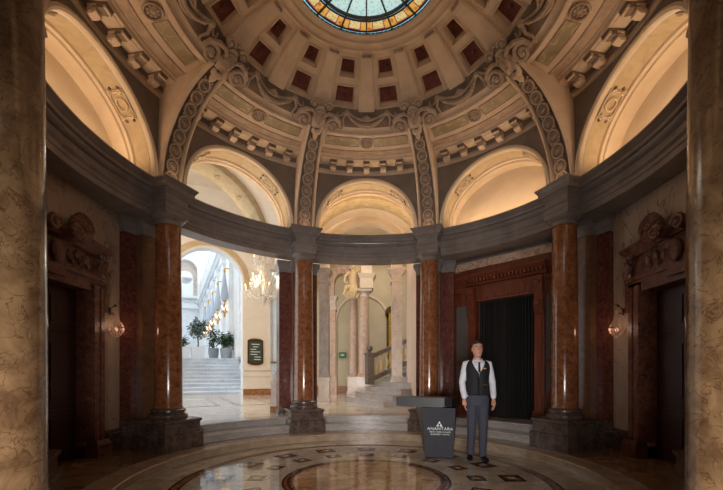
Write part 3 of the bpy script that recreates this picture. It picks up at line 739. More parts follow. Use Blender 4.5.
# back bays
for a in (135, -135):
    mt = Maz(a, AP); o = wall_piece('wall_back', mt, -1.75, 1.75, .13, 3.77, 'wallpanel', .25)
    o['label'] = 'rear diagonal marble wall behind the %s foreground column' % ('left' if a < 0 else 'right'); o['category'] = 'wall'
m = MB()
m.box(-1.9, -1.75, -8, -3.9, -.01, 3.77); m.box(1.75, 1.9, -8, -3.9, -.01, 3.77); m.box(-1.9, 1.9, -8.1, -8, -.01, 3.77); m.box(-1.9, 1.9, -8.1, -4.2, 3.76, 3.9)
o = struct(m.build('wall_entrance', 'wallpanel'), 'marble walls of the entrance passage', 'wall')

# ------------------------------------------------------------------ curtained wooden portal, bay +45
mt = Maz(45, AP) @ T(-.06, 0, 0)
m = MB(mt)
m.box(-1.75, -.62, .02, .20, .40, 3.77); m.box(.62, 1.75, .02, .20, .40, 3.77); m.box(-.62, .62, .02, .20, 2.82, 3.77)
m.box(-.9, .9, .62, .70, .40, 3.2); m.box(-.9, -.8, .2, .7, .4, 3.2); m.box(.8, .9, .2, .7, .4, 3.2); m.box(-.9, .9, .2, .7, 3.2, 3.3)
struct(m.build('wall_niche', 'entab'), 'grey wall around the wooden curtained portal', 'wall')
M['band'] = stone('rosy_veined_band_marble', (196, 162, 134), (222, 194, 168), vein=(150, 96, 70), scale=4, rough=.3, vein_w=.03)
m = MB(mt); m.box(-1.38, 1.38, -.06, .02, 3.54, 3.70)
tag(m.build('marble_band', 'band'), 'pale veined marble band just above the wooden portal', 'band')
p = thing('wooden_portal', 'carved mahogany portal framing the black curtain', 'portal', mt @ T(0, 0, .412))
for sg in (-1, 1):
    m = MB(mt); a, b = sorted((sg*.60, sg*.78)); m.box(a, b, -.12, .02, .41, 2.86); a, b = sorted((sg*.645, sg*.735)); m.box(a, b, -.145, -.12, .62, 2.35)
    a, b = sorted((sg*.58, sg*.80)); m.box(a, b, -.17, .02, .41, .60)
    m.build('pilaster', 'wood', p)
    m = MB(mt); a, b = sorted((sg*.61, sg*.77))
    m.loft([[(x, y, z) for y, z in ((-.12, 2.40), (-.17, 2.46), (-.20, 2.60), (-.17, 2.75), (-.20, 2.86), (-.22, 3.12), (-.05, 3.12), (-.05, 2.40))] for x in (a, b)])
    m.ell(((a+b)/2, -.21, 2.62), (.04, .03, .06), 8, 6); m.ell(((a+b)/2, -.22, 3.0), (.05, .03, .05), 8, 6)
    m.build('console', 'wood', p)
    m = MB(mt); a, b = sorted((sg*1.12, sg*1.24)); m.box(a, b, -.07, .02, .41, 3.05); a, b = sorted((sg*.78, sg*1.12))
    m.box(a, b, -.05, .02, .41, .95); m.box(a, b, -.05, .02, 2.78, 3.05); m.box(a+.05, b-.05, -.065, -.05, .52, .84); m.box(a, b, -.06, .02, 1.5, 1.58)
    m.build('side_frame', 'wood', p)
    m = MB(mt); m.box(a, b, -.02, .02, .95, 2.78); m.build('side_panel', 'greypanel', p)
m = MB(mt); m.box(-.60, .60, -.10, .02, 2.82, 3.12); m.box(-.42, .42, -.12, -.10, 2.88, 3.06); m.box(-.38, .38, -.105, -.10, 2.9, 3.04)
m.box(-1.24, 1.24, -.09, .02, 3.05, 3.16); m.box(-1.0, 1.0, -.07, .02, 3.40, 3.535); m.box(-1.24, -1.0, -.07, .02, 3.40, 3.50); m.box(1.0, 1.24, -.07, .02, 3.40, 3.50)
for x in (-.3, 0, .3): m.box(x-.13, x+.13, -.085, -.07, 3.43, 3.51)
m.build('header', 'wood', p)
m = MB(mt)
for x0, x1, y in ((-1.30, -.84, -.17), (-.84, .84, -.27), (.84, 1.30, -.17)):
    m.frus((x0, x1, y+.10, .02), 3.16, (x0, x1, y+.04, .02), 3.24); m.frus((x0, x1, y+.03, .02), 3.27, (x0-.01, x1+.01, y-.03, .02), 3.34); m.box(x0-.02, x1+.02, y-.04, .02, 3.34, 3.37); m.box(x0, x1, y+.06, .02, 3.24, 3.27)
m.build('cornice', 'wood', p)
m = MB(mt)
for k in range(22): m.box(-.80+.074*k, -.80+.074*k+.042, -.285, -.15, 3.20, 3.268)
m.build('dentils', 'wood', p)
# curtain
m = MB(mt); nx = 200
rows = []
for z in (.43, 1.2, 2.0, 2.84):
    rows.append([(-.62+1.24*k/nx, .075+.035*sin(k*.62+.4*sin(k*.11)+z*.15)+.015*sin(k*1.9), z) for k in range(nx+1)])
m.loft(rows, cap=False, loop=False)
tag(m.build('curtain', 'curtain', smooth=60), 'black pleated curtain hanging in the mahogany portal', 'curtain')

# ------------------------------------------------------------------ hall beyond
def flat_mt(mt): return lambda s, z, r: mt @ Vector((s, r, z))
# outer drum wall towards hall, closes between openings above the entablature
m = MB()
for ac in (-45, 0): wall_with_arch(m, ac, AR-.13, AC_, 4.265, R(22.5)*RW, 8.2, 3.84)
struct(m.build('wall_hall', 'hallwall'), 'cream outer face of the drum towards the hall', 'wall')
# hall roof (vaults) : barrel along y for the centre bay, second barrel for the left bay
def barrel(mt, half, y0, y1, zs_, name, label, ribs, mat='hallwall'):
    m = MB(mt); n = 24
    rings = [[(-half*cos(PI*k/n), y, zs_+half*.85*sin(PI*k/n)) for k in range(n+1)] for y in (y0, (y0+y1)/2, y1)]
    m.loft(rings, 0, None, cap=False, loop=False)
    o = struct(m.build(name, mat), label, 'ceiling')
    for j, y in enumerate(ribs):
        m = MB(mt); rr = [[(-(half-d)*cos(PI*k/n), yy, zs_+(half-d)*.85*sin(PI*k/n)) for k in range(n+1)] for d, yy in ((-.02, y-.3), (.16, y-.3), (.18, y-.27), (.18, y+.27), (.16, y+.3), (-.02, y+.3))]
        m.loft(rr, 0, None, cap=False, loop=False)
        for k in range(3, n-2, 3):
            a_ = PI*k/n; c = ((-(half-.19)*cos(a_)), y, zs_+(half-.19)*.85*sin(a_)); m.ell(c, (.07, .12, .02), 8, 5, 0)
        q = m.build('trim_%d' % (2+len([x for x in bpy.data.objects if x.name.startswith('trim_')])), ['lunette_field', 'tanband']); struct(q, 'transverse vault arch %s, %s' % (['nearest the rotunda', 'second back', 'third back'][j], label.split(',')[0]), 'arch')
barrel(Maz(0, 0), 1.75, 3.84, 7.2, 4.8, 'ceiling_centre', 'cream barrel vault behind the central arch', (6.0,))
barrel(Maz(-45, 0), 1.9, 3.84, 6.2, 4.8, 'ceiling_left', 'cream barrel vault behind the left arch', (5.85,))
barrel(T(0, 0, 0), 2.7, 7.25, 13.6, 5.3, 'ceiling_stair', 'cream vault over the hall staircase', (9.5,))
m = MB(); wall_with_arch(m, 0, 1.5, 4.8, 4.8, 3.2, 8.2, 7.22, 0, flat=lambda s, z, r: Vector((s, r, z))); ruled(m, 0, arch_pts(1.5, 4.8, 4.8), 7.22, arch_pts(1.3, 4.8, 4.8), 7.10, 0, flat=lambda s, z, r: Vector((s, r, z)))
ruled(m, 0, arch_pts(1.3, 4.8, 4.8), 7.10, arch_pts(1.3, 4.8, 4.8), 7.5, 0, flat=lambda s, z, r: Vector((s, r, z)))
struct(m.build('wall_vault_end', 'hallwall'), 'cream arch wall closing the first vault bay behind the centre', 'wall')
m = MB(); m.add([(-16, 3, 9.0), (9, 3, 9.0), (9, 14, 9.0), (-7.2, 14, 9.0), (-8.7, 9.2, 9.0), (-16, 5, 9.0)], [(0, 1, 2, 3, 4, 5)])
struct(m.build('ceiling_hall', 'hallwall'), 'plain hall roof above the vaults', 'ceiling')
# atrium arch wall
m = MB()
f = flat_mt(Afr)
wall_with_arch(m, 0, 1.32, 5.22, .41, 2.0, 9.0, 0.0, 0, flat=lambda s, z, r: Afr @ Vector((s-.02, r, z)))
m.add([Afr @ Vector(p) for p in ((-9, 0, .41), (-2.02, 0, .41), (-2.02, 0, 9), (-9, 0, 9))], [(0, 1, 2, 3)])
m.box(1.98, 2.48, 0, .6, .41, 9.0, 0, Afr); m.box(2.48, 4.1, 0, .4, 6.0, 9.0, 0, Afr)
ruled(m, 0, arch_pts(1.32, 5.22, .41), 0, arch_pts(1.32, 5.22, .41), .5, 1, flat=lambda s, z, r: Afr @ Vector((s-.02, r, z)))
struct(m.build('wall_atrium', ['hallwall', 'white']), 'cream hall wall with the tall arch into the atrium', 'wall')
m = MB()
ruled(m, 0, arch_pts(1.62, 5.22, 5.0), -.03, arch_pts(1.40, 5.22, 5.0), -.03, 0, flat=lambda s, z, r: Afr @ Vector((s-.02, r, z)))
struct(m.build('trim_2', ['tanband']), 'tan painted band around the atrium arch', 'trim')
m = MB(Afr)
m.box(1.36, 2.50, -.06, 0, .68, 1.42); m.frus((1.36, 2.50, -.06, 0), 1.42, (1.36, 2.50, -.12, 0), 1.50); m.box(1.34, 2.52, -.12, 0, 1.50, 1.56); m.box(1.34, 2.52, -.09, 0, 1.22, 1.27)
m.box(1.32, 2.54, -.08, 0, .412, .66, 1)
struct(m.build('baseboard_hall', ['hallwall', 'bmarble']), 'cream dado with brown marble plinth under the plaque', 'baseboard')
t = thing('wall_plaque', 'dark green bronze-framed plaque on the cream hall pier', 'sign', Afr @ T(1.83, -.04, 1.75))
m = MB(Afr); m.box(1.50, 2.16, -.06, -.005, 1.78, 2.80); m.ell((1.83, -.05, 2.80), (.28, .02, .07), 16, 6); m.ell((1.83, -.05, 1.78), (.28, .02, .07), 16, 6); m.build('frame', 'bronze', t)
m = MB(Afr); m.box(1.56, 2.10, -.075, -.055, 1.86, 2.72); m.build('panel', 'signgreen', t)
m = MB(Afr)
for k, (a, b) in enumerate(((.10, .44), (.16, .38), (.06, .30), (.06, .46), (.06, .34), (.22, .48), (.20, .48))): m.box(1.56+a, 1.56+b, -.08, -.074, 2.60-.11*k, 2.625-.11*k)
m.build('lettering', 'letter', t)
# steps up into atrium
for k in range(10):
    m = MB(Afr); m.box(-4.5, 1.55, .47+.27*k, 4.0, .41+.169*k, .41+.169*(k+1)-.05); m.box(-4.5, 1.55, .40+.27*k, 4.0, .41+.169*(k+1)-.05, .41+.169*(k+1))
    struct(m.build('floor_step', 'whitestep'), 'white marble atrium step, number %d counted upward' % (k+1), 'step')
m = MB(Afr); m.box(-6.5, 6, 3.9, 34, 1.9, 2.098)
struct(m.build('floor_atrium', 'whitestep'), 'white stone floor of the upper atrium', 'floor')
# atrium walls
aw = MB(Afr)
aw.box(1.55, 1.9, .5, 29, 2.1, 8.6)
aw.box(1.40, 1.9, .5, 29, 8.5, 8.7); aw.box(1.25, 1.9, .5, 29, 8.75, 8.95); aw.box(1.1, 1.9, .5, 29, 8.95, 9.15); aw.box(1.5, 1.9, .5, 29, 9.15, 11.5)
for k in range(9):
    v = 1.6+3.2*k
    aw.box(1.35, 1.6, v-.28, v+.28, 2.1, 8.5); aw.box(1.28, 1.6, v-.36, v+.36, 8.1, 8.5); aw.box(1.28, 1.6, v-.36, v+.36, 2.1, 2.9)
    aw.box(1.42, 1.6, v-.28, v+.28, 9.15, 11.5)
struct(aw.build('wall_atrium_right', 'white'), 'white colonnaded atrium wall receding beside the lanterns', 'wall')
m = MB(Afr); m.box(-6.9, -6.5, .5, 29, 2.1, 16); struct(m.build('wall_atrium_left', 'white'), 'white atrium side wall hidden at left', 'wall')
m = MB(Afr)
f2 = lambda s, z, r: Afr @ Vector((s+.05, r, z))
mm = MB(); wall_with_arch(mm, 0, 1.15, 12.7, 9.9, 2.2, 17, 28.5, 0, flat=f2)
ruled(mm, 0, arch_pts(1.15, 12.7, 9.9), 28.5, arch_pts(1.15, 12.7, 9.9), 29.2, 1, flat=f2)
ruled(mm, 0, arch_pts(1.35, 12.7, 9.9), 28.4, arch_pts(1.15, 12.7, 9.9), 28.4, 0, flat=f2)
mm.box(-6.9, 4, 28.5, 29, 2.1, 8.5, 0, Afr); mm.box(-6.9, 4, 28.2, 29, 8.5, 9.0, 0, Afr); mm.box(-6.9, 4, 28.0, 29, 9.6, 9.9, 0, Afr); mm.box(-6.9, 4, 28.5, 29, 9.0, 9.6, 0, Afr)
mm.box(-6.9, -2.14, 28.5, 29, 9.9, 17, 0, Afr); mm.box(2.24, 6, 28.5, 29, 9.9, 17, 0, Afr)
mm.box(-1.2, 1.2, 29.2, 29.3, 9.9, 14, 2, Afr); mm.box(-.7, .8, 28.9, 29.2, 9.9, 12.0, 0, Afr); mm.lathe([(.7, 0), (.7, .2)], 20, 0, mt=Afr @ T(.05, 29.1, 12) @ RX(90))
for k in range(7): mm.ell((-2.6+.9*k, 28.4, 9.3), (.34, .1, .13), 8, 5, 0, Afr)
for k in range(14): mm.box(1.55, 2.2, 28.42, 28.5, 10.2+.48*k, 10.55+.48*k, 0, Afr); mm.box(-2.2, -1.5, 28.42, 28.5, 10.2+.48*k, 10.55+.48*k, 0, Afr)
struct(mm.build('wall_atrium_end', ['white', 'white', 'hallmarble']), 'white far atrium wall with an arched niche', 'wall')
# side bright corridor wall behind second opening
m = MB(Afr); m.box(1.9, 7, 3.4, 3.6, 1.9, 9.0); m.box(1.9, 7, 3.2, 3.6, .41, 1.9, 1); m.box(1.9, 7, 3.15, 3.6, 1.9, 1.98, 2)
for k in range(5): m.box(2.6+.8*k, 2.9+.8*k, 3.2, 3.4, 2, 9)
struct(m.build('wall_corridor', ['white', 'whitestep', 'bmarble']), 'bright white corridor wall right of the plaque pier', 'wall')
# lanterns
def lantern(mt, label):
    t = thing('wall_lantern', label, 'lantern', mt, 'lanterns along the atrium wall')
    m = MB(mt); m.tube([(.3, 0, 7.0), (0, 0, 7.0), (0, 0, 6.8)], .03, 6); m.ell((0, 0, 6.85), (.06, .06, .14), 8, 6); m.build('bracket', 'gold', t)
    m = MB(mt); m.ell((0, 0, 5.25), (.12, .12, .07), 8, 5); m.build('collar', 'gold', t)
    m = MB(mt); m.lathe([(.03, 6.8), (.08, 6.5), (.15, 6.0), (.2, 5.6), (.2, 5.4), (.12, 5.27)], 12); m.build('glass_drop', 'lampglass', t)
    m = MB(mt)
    for k in range(6): m.ell((.14*cos(k*PI/3), .14*sin(k*PI/3), 4.82+.12*(k % 2)), (.035, .035, .08), 8, 5)
    mb_ = m
    m = MB(mt)
    for k in range(6): m.tube([(0, 0, 5.2), (.14*cos(k*PI/3), .14*sin(k*PI/3), 4.6), (.14*cos(k*PI/3), .14*sin(k*PI/3), 4.74)], .014, 5)
    m.ell((0, 0, 4.52), (.06, .06, .16), 8, 6); br_ = m.build('branches', 'gold', t); mb_.build('bulbs', 'bulb', t).parent = br_
    return t
ords = ['nearest and largest', 'second nearest', 'third nearest', 'fourth nearest', 'farthest']
l0 = lantern(Afr @ T(1.12, 4.6, 0), 'crystal lantern on the atrium wall, ' + ords[0])
for k in range(1, 5): copy_thing(l0, Afr @ T(1.12, 4.6+3.2*k, 0), 'crystal lantern on the atrium wall, ' + ords[k])
# planters and plants
def pot(t, X, r, h, square=False):
    m = MB(X)
    if square: m.frus((-r*.78, r*.78, -r*.6, r*.6), 0, (-r, r, -r*.7, r*.7), h); m.frus((r*.3, r*.8, -r*.6, r*.6), 0, (r*.4, r*1.05, -r*.72, r*.72), h*1.15)
    else: m.lathe([(r*.62, 0), (r*.78, .04), (r*.95, h*.55), (r, h*.96), (r, h), (r*.92, h), (r*.90, h*.85)], 24, cap=False)
    m.build('pot', 'whiteplanter' if square else 'tub', t)
    m = MB(X); m.lathe([(.001, h*.85), (r*.66, h*.85)], 24, cap=False) if square else m.lathe([(.001, h*.85), (r*.90, h*.85)], 24, cap=False); m.build('soil', 'bark', t)
def plant(name, u, v, r, h, square, label, cat, trunk, cz, rad, nleaf, ls, mat, seed):
    rnd = random.Random(seed); X0 = Afr @ T(u, v, 2.1)
    t = thing(name, label, cat, X0); pot(t, X0, r, h, square); X = X0 @ T(0, 0, h*.86)
    m = MB(X); m.tube([(0, 0, -.02), (.02, 0, trunk*.5), (-.02, .01, trunk)], .03, 6)
    for k in range(7):
        an = k*.9; m.tube([(0, 0, trunk*.8), (rad[0]*.4*cos(an), rad[1]*.4*sin(an), cz), (rad[0]*.75*cos(an), rad[1]*.75*sin(an), cz+rad[2]*.5*sin(k*2))], .012, 5)
    m.build('trunk', 'bark', t)
    m = MB(X)
    for k in range(nleaf):
        while True:
            p = Vector([rnd.uniform(-1, 1) for _ in range(3)])
            if p.length < 1: break
        p = Vector((p.x*rad[0], p.y*rad[1], p.z*rad[2]+cz)) + Vector((0, 0, .25*rad[2]*sin(7*p.x+3*seed)))
        q = Matrix.Rotation(rnd.uniform(0, 6.3), 4, 'Z') @ Matrix.Rotation(rnd.uniform(-1, 1), 4, 'Y')
        l = ls*rnd.uniform(.7, 1.3); ww = l*.22
        m.add([(0, 0, 0), (l*.5, ww, .02), (l, 0, -.02), (l*.5, -ww, .02)], [(0, 1, 2, 3)], 0, T(*p) @ q)
    m.build('foliage', mat, t)
def pxu(px, v):    # atrium u for a picture column at depth v
    k = (px-366.5)/375
    return (k*(15.5+.8862*v)+6.39+.4633*v)/(.8862-k*.4633)
V = 4.6
plant('olive_tree', pxu(199.5, V), V, .35, .62, True, 'olive tree with a round crown in a white angular planter', 'tree', .6, 1.05, (.46, .40, .50), 640, .15, 'leaf_olive', 3)
plant('potted_shrub', pxu(215, V+.5), V+.5, .28, .62, False, 'tall narrow shrub in a round grey tub beside the olive tree', 'plant', .4, .6, (.30, .28, .62), 360, .15, 'leaf', 5)
plant('potted_shrub', pxu(227.5, V-.2), V-.2, .30, .60, False, 'broad leafy shrub in a round grey tub nearest the right jamb', 'plant', .2, .48, (.42, .34, .40), 480, .17, 'leaf', 6)
plant('potted_shrub', pxu(184, V), V, .35, .62, True, 'low dark shrub in a white planter at the far left', 'plant', .1, .3, (.28, .28, .28), 260, .15, 'leaf', 8)

# chandelier in the hall
cx = (260-366.5)/375*10.6; X = T(cx, 10.6-4.65, 0)
t = thing('chandelier', 'large crystal chandelier with lit candle bulbs hanging in the hall', 'chandelier', X @ T(0, 0, 6.5))
m = MB(X); m.tube([(0.12, 0, 8.2), (.12, 0, 4.6)], .015, 6); m.lathe([(.03, 4.7), (.07, 4.5), (.04, 4.3), (.08, 4.1), (.05, 3.9), (.07, 3.6), (.08, 3.45), (.05, 3.38), (.02, 3.3)], 16, mt=T(.12, 0, 0)); m.build('stem', 'crystal', t)
mc = MB(X)
def arms(n, r, z, dz_, ph=0):
    for k in range(n):
        an = 2*PI*(k+ph)/n; c_, s_ = cos(an), sin(an); m = MB(X)
        m.tube([(.12, 0, z-.05), (.12+r*.45*c_, r*.45*s_, z-dz_), (.12+r*.85*c_, r*.85*s_, z-dz_*.7), (.12+r*c_, r*s_, z), (.12+r*c_, r*s_, z+.08)], [.014, .014, .014, .03, .014], 6)
        A = m.build('arm', 'crystal', t)
        m = MB(X); m.ell((.12+r*c_, r*s_, z+.12), (.016, .016, .036), 8, 6); m.build('candle_bulb', 'bulb', t).parent = A
        for q in range(12): mc.ell((.12+r*c_+random.uniform(-.07, .07), r*s_+random.uniform(-.07, .07), z-.04-.03*q*random.uniform(.6, 1.2)), (.012, .012, .02), 5, 4)
arms(12, .52, 3.64, .18); arms(6, .32, 3.98, .12, .5); arms(6, .27, 4.52, .1, .2)
rnd = random.Random(5)
for (za, zb, ra, rb, n) in ((4.75, 4.1, .24, .12, 340), (4.1, 3.7, .12, .28, 260), (3.6, 3.42, .46, .30, 200), (3.42, 3.25, .26, .08, 50), (4.75, 4.35, .2, .26, 200)):
    for k in range(n):
        q = rnd.random(); an = rnd.random()*6.28; rr = ra+(rb-ra)*q+.03*sin(q*20); mc.ell((.12+rr*cos(an), rr*sin(an), za+(zb-za)*q), (.013, .013, .022), 5, 4)
for k in range(16): an = k/16*6.283; mc.tube([(.12+.1*cos(an), .1*sin(an), 4.1), (.12+.30*cos(an), .30*sin(an), 3.72), (.12+.42*cos(an), .42*sin(an), 3.60)], .006, 4)
o = mc.build('crystal_drops', 'crystal', t); o['kind'] = 'stuff'

# ---- centre hall: pilasters, paired columns, statue, stair
def px(p, D): return (p-366.5)/375*D
def pz(y, D): return 1.28+(375-y)*D/375
def hall_pilaster(x0, x1, y, zt, label, name='marble_pilaster', z0=.41, dpt=.45, ped=1.2, sm='hallmarble'):
    t = thing(name, label, 'pilaster', T((x0+x1)/2, y, z0))
    m = MB(); m.box(x0-.05, x1+.05, y-.05, y+dpt, z0, z0+.12); m.box(x0-.02, x1+.02, y-.02, y+dpt, z0+.12, ped-.1); m.box(x0-.05, x1+.05, y-.05, y+dpt, ped-.1, ped); m.build('pedestal', 'hallmarble', t)
    m = MB(); m.frus((x0-.03, x1+.03, y-.03, y+dpt), ped, (x0, x1, y, y+dpt), ped+.14); m.box(x0, x1, y, y+dpt, ped+.14, zt-.45); m.build('shaft', sm, t)
    m = MB(); m.box(x0-.03, x1+.03, y-.03, y+dpt, zt-.45, zt-.40); m.box(x0, x1, y, y+dpt, zt-.40, zt-.22); m.frus((x0, x1, y, y+dpt), zt-.22, (x0-.1, x1+.1, y-.1, y+dpt), zt-.08); m.box(x0-.12, x1+.12, y-.12, y+dpt, zt-.08, zt); m.build('capital', sm, t)
    m = MB(); m.box(x0, x1, y, y+dpt, zt, zt+1.5); m.build('impost', 'hallwall', t)
hall_pilaster(px(318, 11.9), px(327.5, 11.9), 7.55, pz(266, 11.9), 'marble pilaster darkened by painted shade just right of the central left column', sm='shademarble')
hall_pilaster(px(392.5, 12), px(403, 12), 7.6, pz(266, 12), 'pale marble pilaster in front of the stair, right of the balustrade', z0=.57, ped=pz(380, 12))
XP = px(276.5, 8.75); t = thing('pedestal', 'short pale stepped pedestal beside the red pier at the hall edge', 'pedestal', T(XP, 4.2, .411))
m = MB(); m.box(XP-.14, XP+.14, 4.05, 4.35, .411, .55); m.build('plinth', 'bmarble', t)
m = MB(); m.box(XP-.12, XP+.12, 4.07, 4.33, .55, 1.05); m.box(XP-.15, XP+.13, 4.055, 4.345, .55, .75); m.box(XP-.14, XP+.14, 4.05, 4.35, 1.05, 1.12); m.box(XP-.09, XP+.12, 4.10, 4.30, 1.12, 1.30); m.box(XP-.05, XP+.12, 4.12, 4.28, 1.30, 1.38); m.build('body', 'hallmarble', t)
# right wall and back walls
m = MB(); m.box(1.30, 1.5, 4.3, 7.5, .41, 8.2); struct(m.build('wall_hall_right', 'rosewall'), 'pale pink wall at the right of the central opening', 'wall')
m = MB(); m.box(-3.3, 6.0, 13.6, 13.8, .41, 9.0); m.box(5.8, 6.0, 4, 13.8, .41, 9); m.box(-3.3, 6, 13.45, 13.6, .41, .75, 1)
struct(m.build('wall_hall_back', ['hallwall2', 'bmarble']), 'sage cream back wall of the stair hall', 'wall')
# arch between rose pilaster and paired columns
yA = 11.75
t = thing('hall_arch', 'small rose marble arch between pilaster and paired columns', 'arch', T(px(331, 15), yA, .41))
DA = yA+4.65
x0, x1 = px(326, DA), px(335.5, DA)
m = MB(); m.box(x0, x1, yA, yA+.5, 1.2, pz(310, DA)); m.box(x0-.05, x1+.05, yA-.05, yA+.5, .41, 1.2); m.build('pilaster', 'rosemarble', t)
m = MB(); m.box(x0-.04, x1+.04, yA-.04, yA+.5, pz(310, DA), pz(307, DA)); m.box(x0, x1, yA, yA+.5, pz(307, DA), pz(300, DA)); m.frus((x0, x1, yA, yA+.5), pz(300, DA), (x0-.1, x1+.1, yA-.1, yA+.5), pz(296, DA)); m.build('capital', 'hallmarble', t)
xl, xr = px(334, DA), px(349, DA); xc = (xl+xr)/2; rad = (xr-xl)/2; zc = pz(284, DA)
ff = lambda s, z, r: Vector((xc+s, r, z))
def epts(ra, k=1.45): return [(-ra, pz(296, DA))]+[(-ra*cos(PI*j/28), zc+ra*k*sin(PI*j/28)) for j in range(29)]+[(ra, pz(296, DA))]
m = MB(); ruled(m, 0, epts(rad+.26), yA, epts(rad), yA, 0, flat=ff); ruled(m, 0, epts(rad), yA, epts(rad), yA+.5, 0, flat=ff)
ruled(m, 0, epts(rad+.27), yA-.05, epts(rad+.23), yA-.05, 0, flat=ff)
for k in range(5): an = R(165-27*k); m.ell((xc+(rad+.13)*cos(an), yA-.01, zc+(rad*1.45+.16)*sin(an)), (.07, .03, .08), 10, 5)
m.build('arch_ring', 'rosemarble', t)
def hall_col(x, D, r, label):
    y = D-4.65; z0 = .41; zp = pz(377, D); zt = pz(298, D)
    t = thing('marble_column', label, 'column', T(x, y, z0))
    m = MB(); m.box(x-r*1.45, x+r*1.45, y-r*1.45, y+r*1.45, z0, z0+.16); m.box(x-r*1.3, x+r*1.3, y-r*1.3, y+r*1.3, z0+.16, zp-.07); m.box(x-r*1.45, x+r*1.45, y-r*1.45, y+r*1.45, zp-.07, zp); m.build('pedestal', 'hallmarble', t)
    m = MB(T(x, y, 0)); m.lathe([(r*1.35, zp), (r*1.38, zp+.05), (r*1.15, zp+.09), (r*1.2, zp+.13), (r*1.02, zp+.17), (r, zp+.2), (r*.88, zt)], 28); m.build('shaft', 'rosemarble', t)
    m = MB(T(x, y, 0)); m.lathe([(r*.9, zt), (r*1.0, zt+.03), (r*.92, zt+.06), (r*.92, zt+.16), (r*1.2, zt+.24)], 28); m.box(-r*1.35, r*1.35, -r*1.35, r*1.35, zt+.24, zt+.34); m.build('capital', 'hallmarble', t)
hall_col(px(353.7, 16.6), 16.6, .20, 'left slimmer column of the pair below the hall statue')
hall_col(px(364, 16), 16, .235, 'right thicker column of the pair beside the stair newel')
zc0 = pz(298, 16)+.35
m = MB(); m.box(px(360, 16), px(373, 16), 11.0, 11.8, zc0, zc0+.4); m.frus((px(360, 16), px(373, 16), 11.0, 11.8), zc0+.4, (px(358, 16), px(376, 16), 10.9, 11.8), zc0+.6); m.box(px(361, 16), px(372, 16), 11.1, 11.8, zc0+.6, 6.4)
m.box(px(350, 16.6), px(360, 16.6), 11.7, 12.3, pz(298, 16.6)+.35, 6.4)
tag(m.build('impost_block', 'hallwall'), 'moulded impost block above the paired hall columns', 'impost')
# statue group in relief on the impost
X = T(px(352.5, 16), 16-4.65, zc0-.1)
t = thing('statue', 'pale sculpted figure group leaning out above the paired columns', 'statue', X)
m = MB(X); m.tube([(0, 0, 0), (.03, -.05, .3), (0, -.08, .6), (.03, -.06, .85), (.03, -.1, .95)], [.26, .22, .17, .13, .06], 10); m.ell((.03, -.12, 1.05), (.09, .1, .12), 10, 8)
m.tube([(-.12, -.08, .82), (-.3, -.15, .65), (-.34, -.2, .40), (-.18, -.25, .3)], [.07, .06, .05, .04], 8); m.tube([(.15, -.08, .82), (.28, -.15, .95), (.22, -.2, 1.2)], [.07, .055, .04], 8)
m.tube([(-.05, -.1, .2), (-.25, -.25, .15), (-.35, -.2, -.15)], [.13, .10, .06], 8); m.tube([(.1, -.1, .2), (.15, -.25, .0), (.05, -.2, -.25)], [.13, .10, .06], 8)
for k in range(8): m.tube([(-.3+.07*k, -.12, .1), (-.28+.08*k, -.2, -.15+.03*(k % 3)), (-.25+.06*k, -.15, -.3)], [.03, .05, .02], 6)
m.tube([(-.1, .05, .7), (-.35, .1, 1.0), (-.45, .1, .5)], [.05, .09, .03], 6, flat=.4)
m.build('figure', 'stair_balus', t)
bx, bz, br = px(362, 17.95), 3.9, 1.32
m = MB(); fb = lambda s, z, r: Vector((bx+s, r, z))
A_ = arch_pts(br, bz, .75); B_ = arch_pts(br-.09, bz, .75); ruled(m, 0, A_, 13.52, B_, 13.52, 0, flat=fb); ruled(m, 0, A_, 13.6, A_, 13.52, 0, flat=fb); ruled(m, 0, B_, 13.52, B_, 13.6, 0, flat=fb)
struct(m.build('trim_7', 'hallwall'), 'tall blind arch moulding on the sage back wall', 'trim')
# exit sign
t = thing('exit_sign', 'small dark green exit sign on the sage wall', 'sign', T(px(342.5, 17.9), 13.5, pz(355, 17.9)))
m = MB(); x = px(342.5, 18.1); z = pz(355, 18.1); m.box(x-.17, x+.17, 13.5, 13.6, z-.13, z+.13); m.build('panel', 'signgreen', t)
m = MB(); m.box(x-.13, x+.13, 13.48, 13.5, z-.09, z+.09); m.build('face', 'exitgreen', t)
m = MB(); m.box(x-.10, x+.01, 13.47, 13.48, z-.015, z+.015); m.prism([(x-.0, z-.05), (x+.08, z), (x, z+.05)], 0, .01, mt=Matrix(((1, 0, 0, 0), (0, 0, 1, 13.468), (0, 1, 0, 0), (0, 0, 0, 1)))); m.build('arrow', 'letter', t)
# stair
Sm = Matrix(((.912, -.41, 0, -.76), (.41, .912, 0, 8.0), (0, 0, 1, 0), (0, 0, 0, 1)))   # x climbs, y along the edge
for k in range(12):
    m = MB(Sm); x = .38*k; y0 = -2.5-(.0 if k > 1 else .4*(2-k)*.5); y1 = .0+.0*k
    m.prism([(x+.03, y0), (6, y0), (6, y1), (x+.03, y1)], .41+.16*k, .41+.16*(k+1)-.03); m.prism([(x, y0-.03), (6, y0-.03), (6, y1+.02), (x, y1+.02)], .41+.16*(k+1)-.03, .41+.16*(k+1))
    struct(m.build('floor_step', 'step'), 'pale marble step of the hall staircase, number %d counted upward' % (k+1), 'step')
t = thing('stair_balustrade', 'grey stone stair balustrade with pale balusters and ball newel', 'balustrade', Sm @ T(1.0, 0, .9))
sx = 1.05
def rail(zo, hh, wd, x0=sx, x1=5):
    zz = lambda x: .57+.16*(x/.38)
    m = MB(Sm); m.loft([[(x, -wd, zz(x)+zo), (x, wd, zz(x)+zo), (x, wd, zz(x)+zo+hh), (x, -wd, zz(x)+zo+hh)] for x in (x0, x1)]); return m
rail(.86, .14, .12).build('handrail', 'stair_rail', t); rail(.06, .16, .11).build('bottom_rail', 'stair_rail', t)
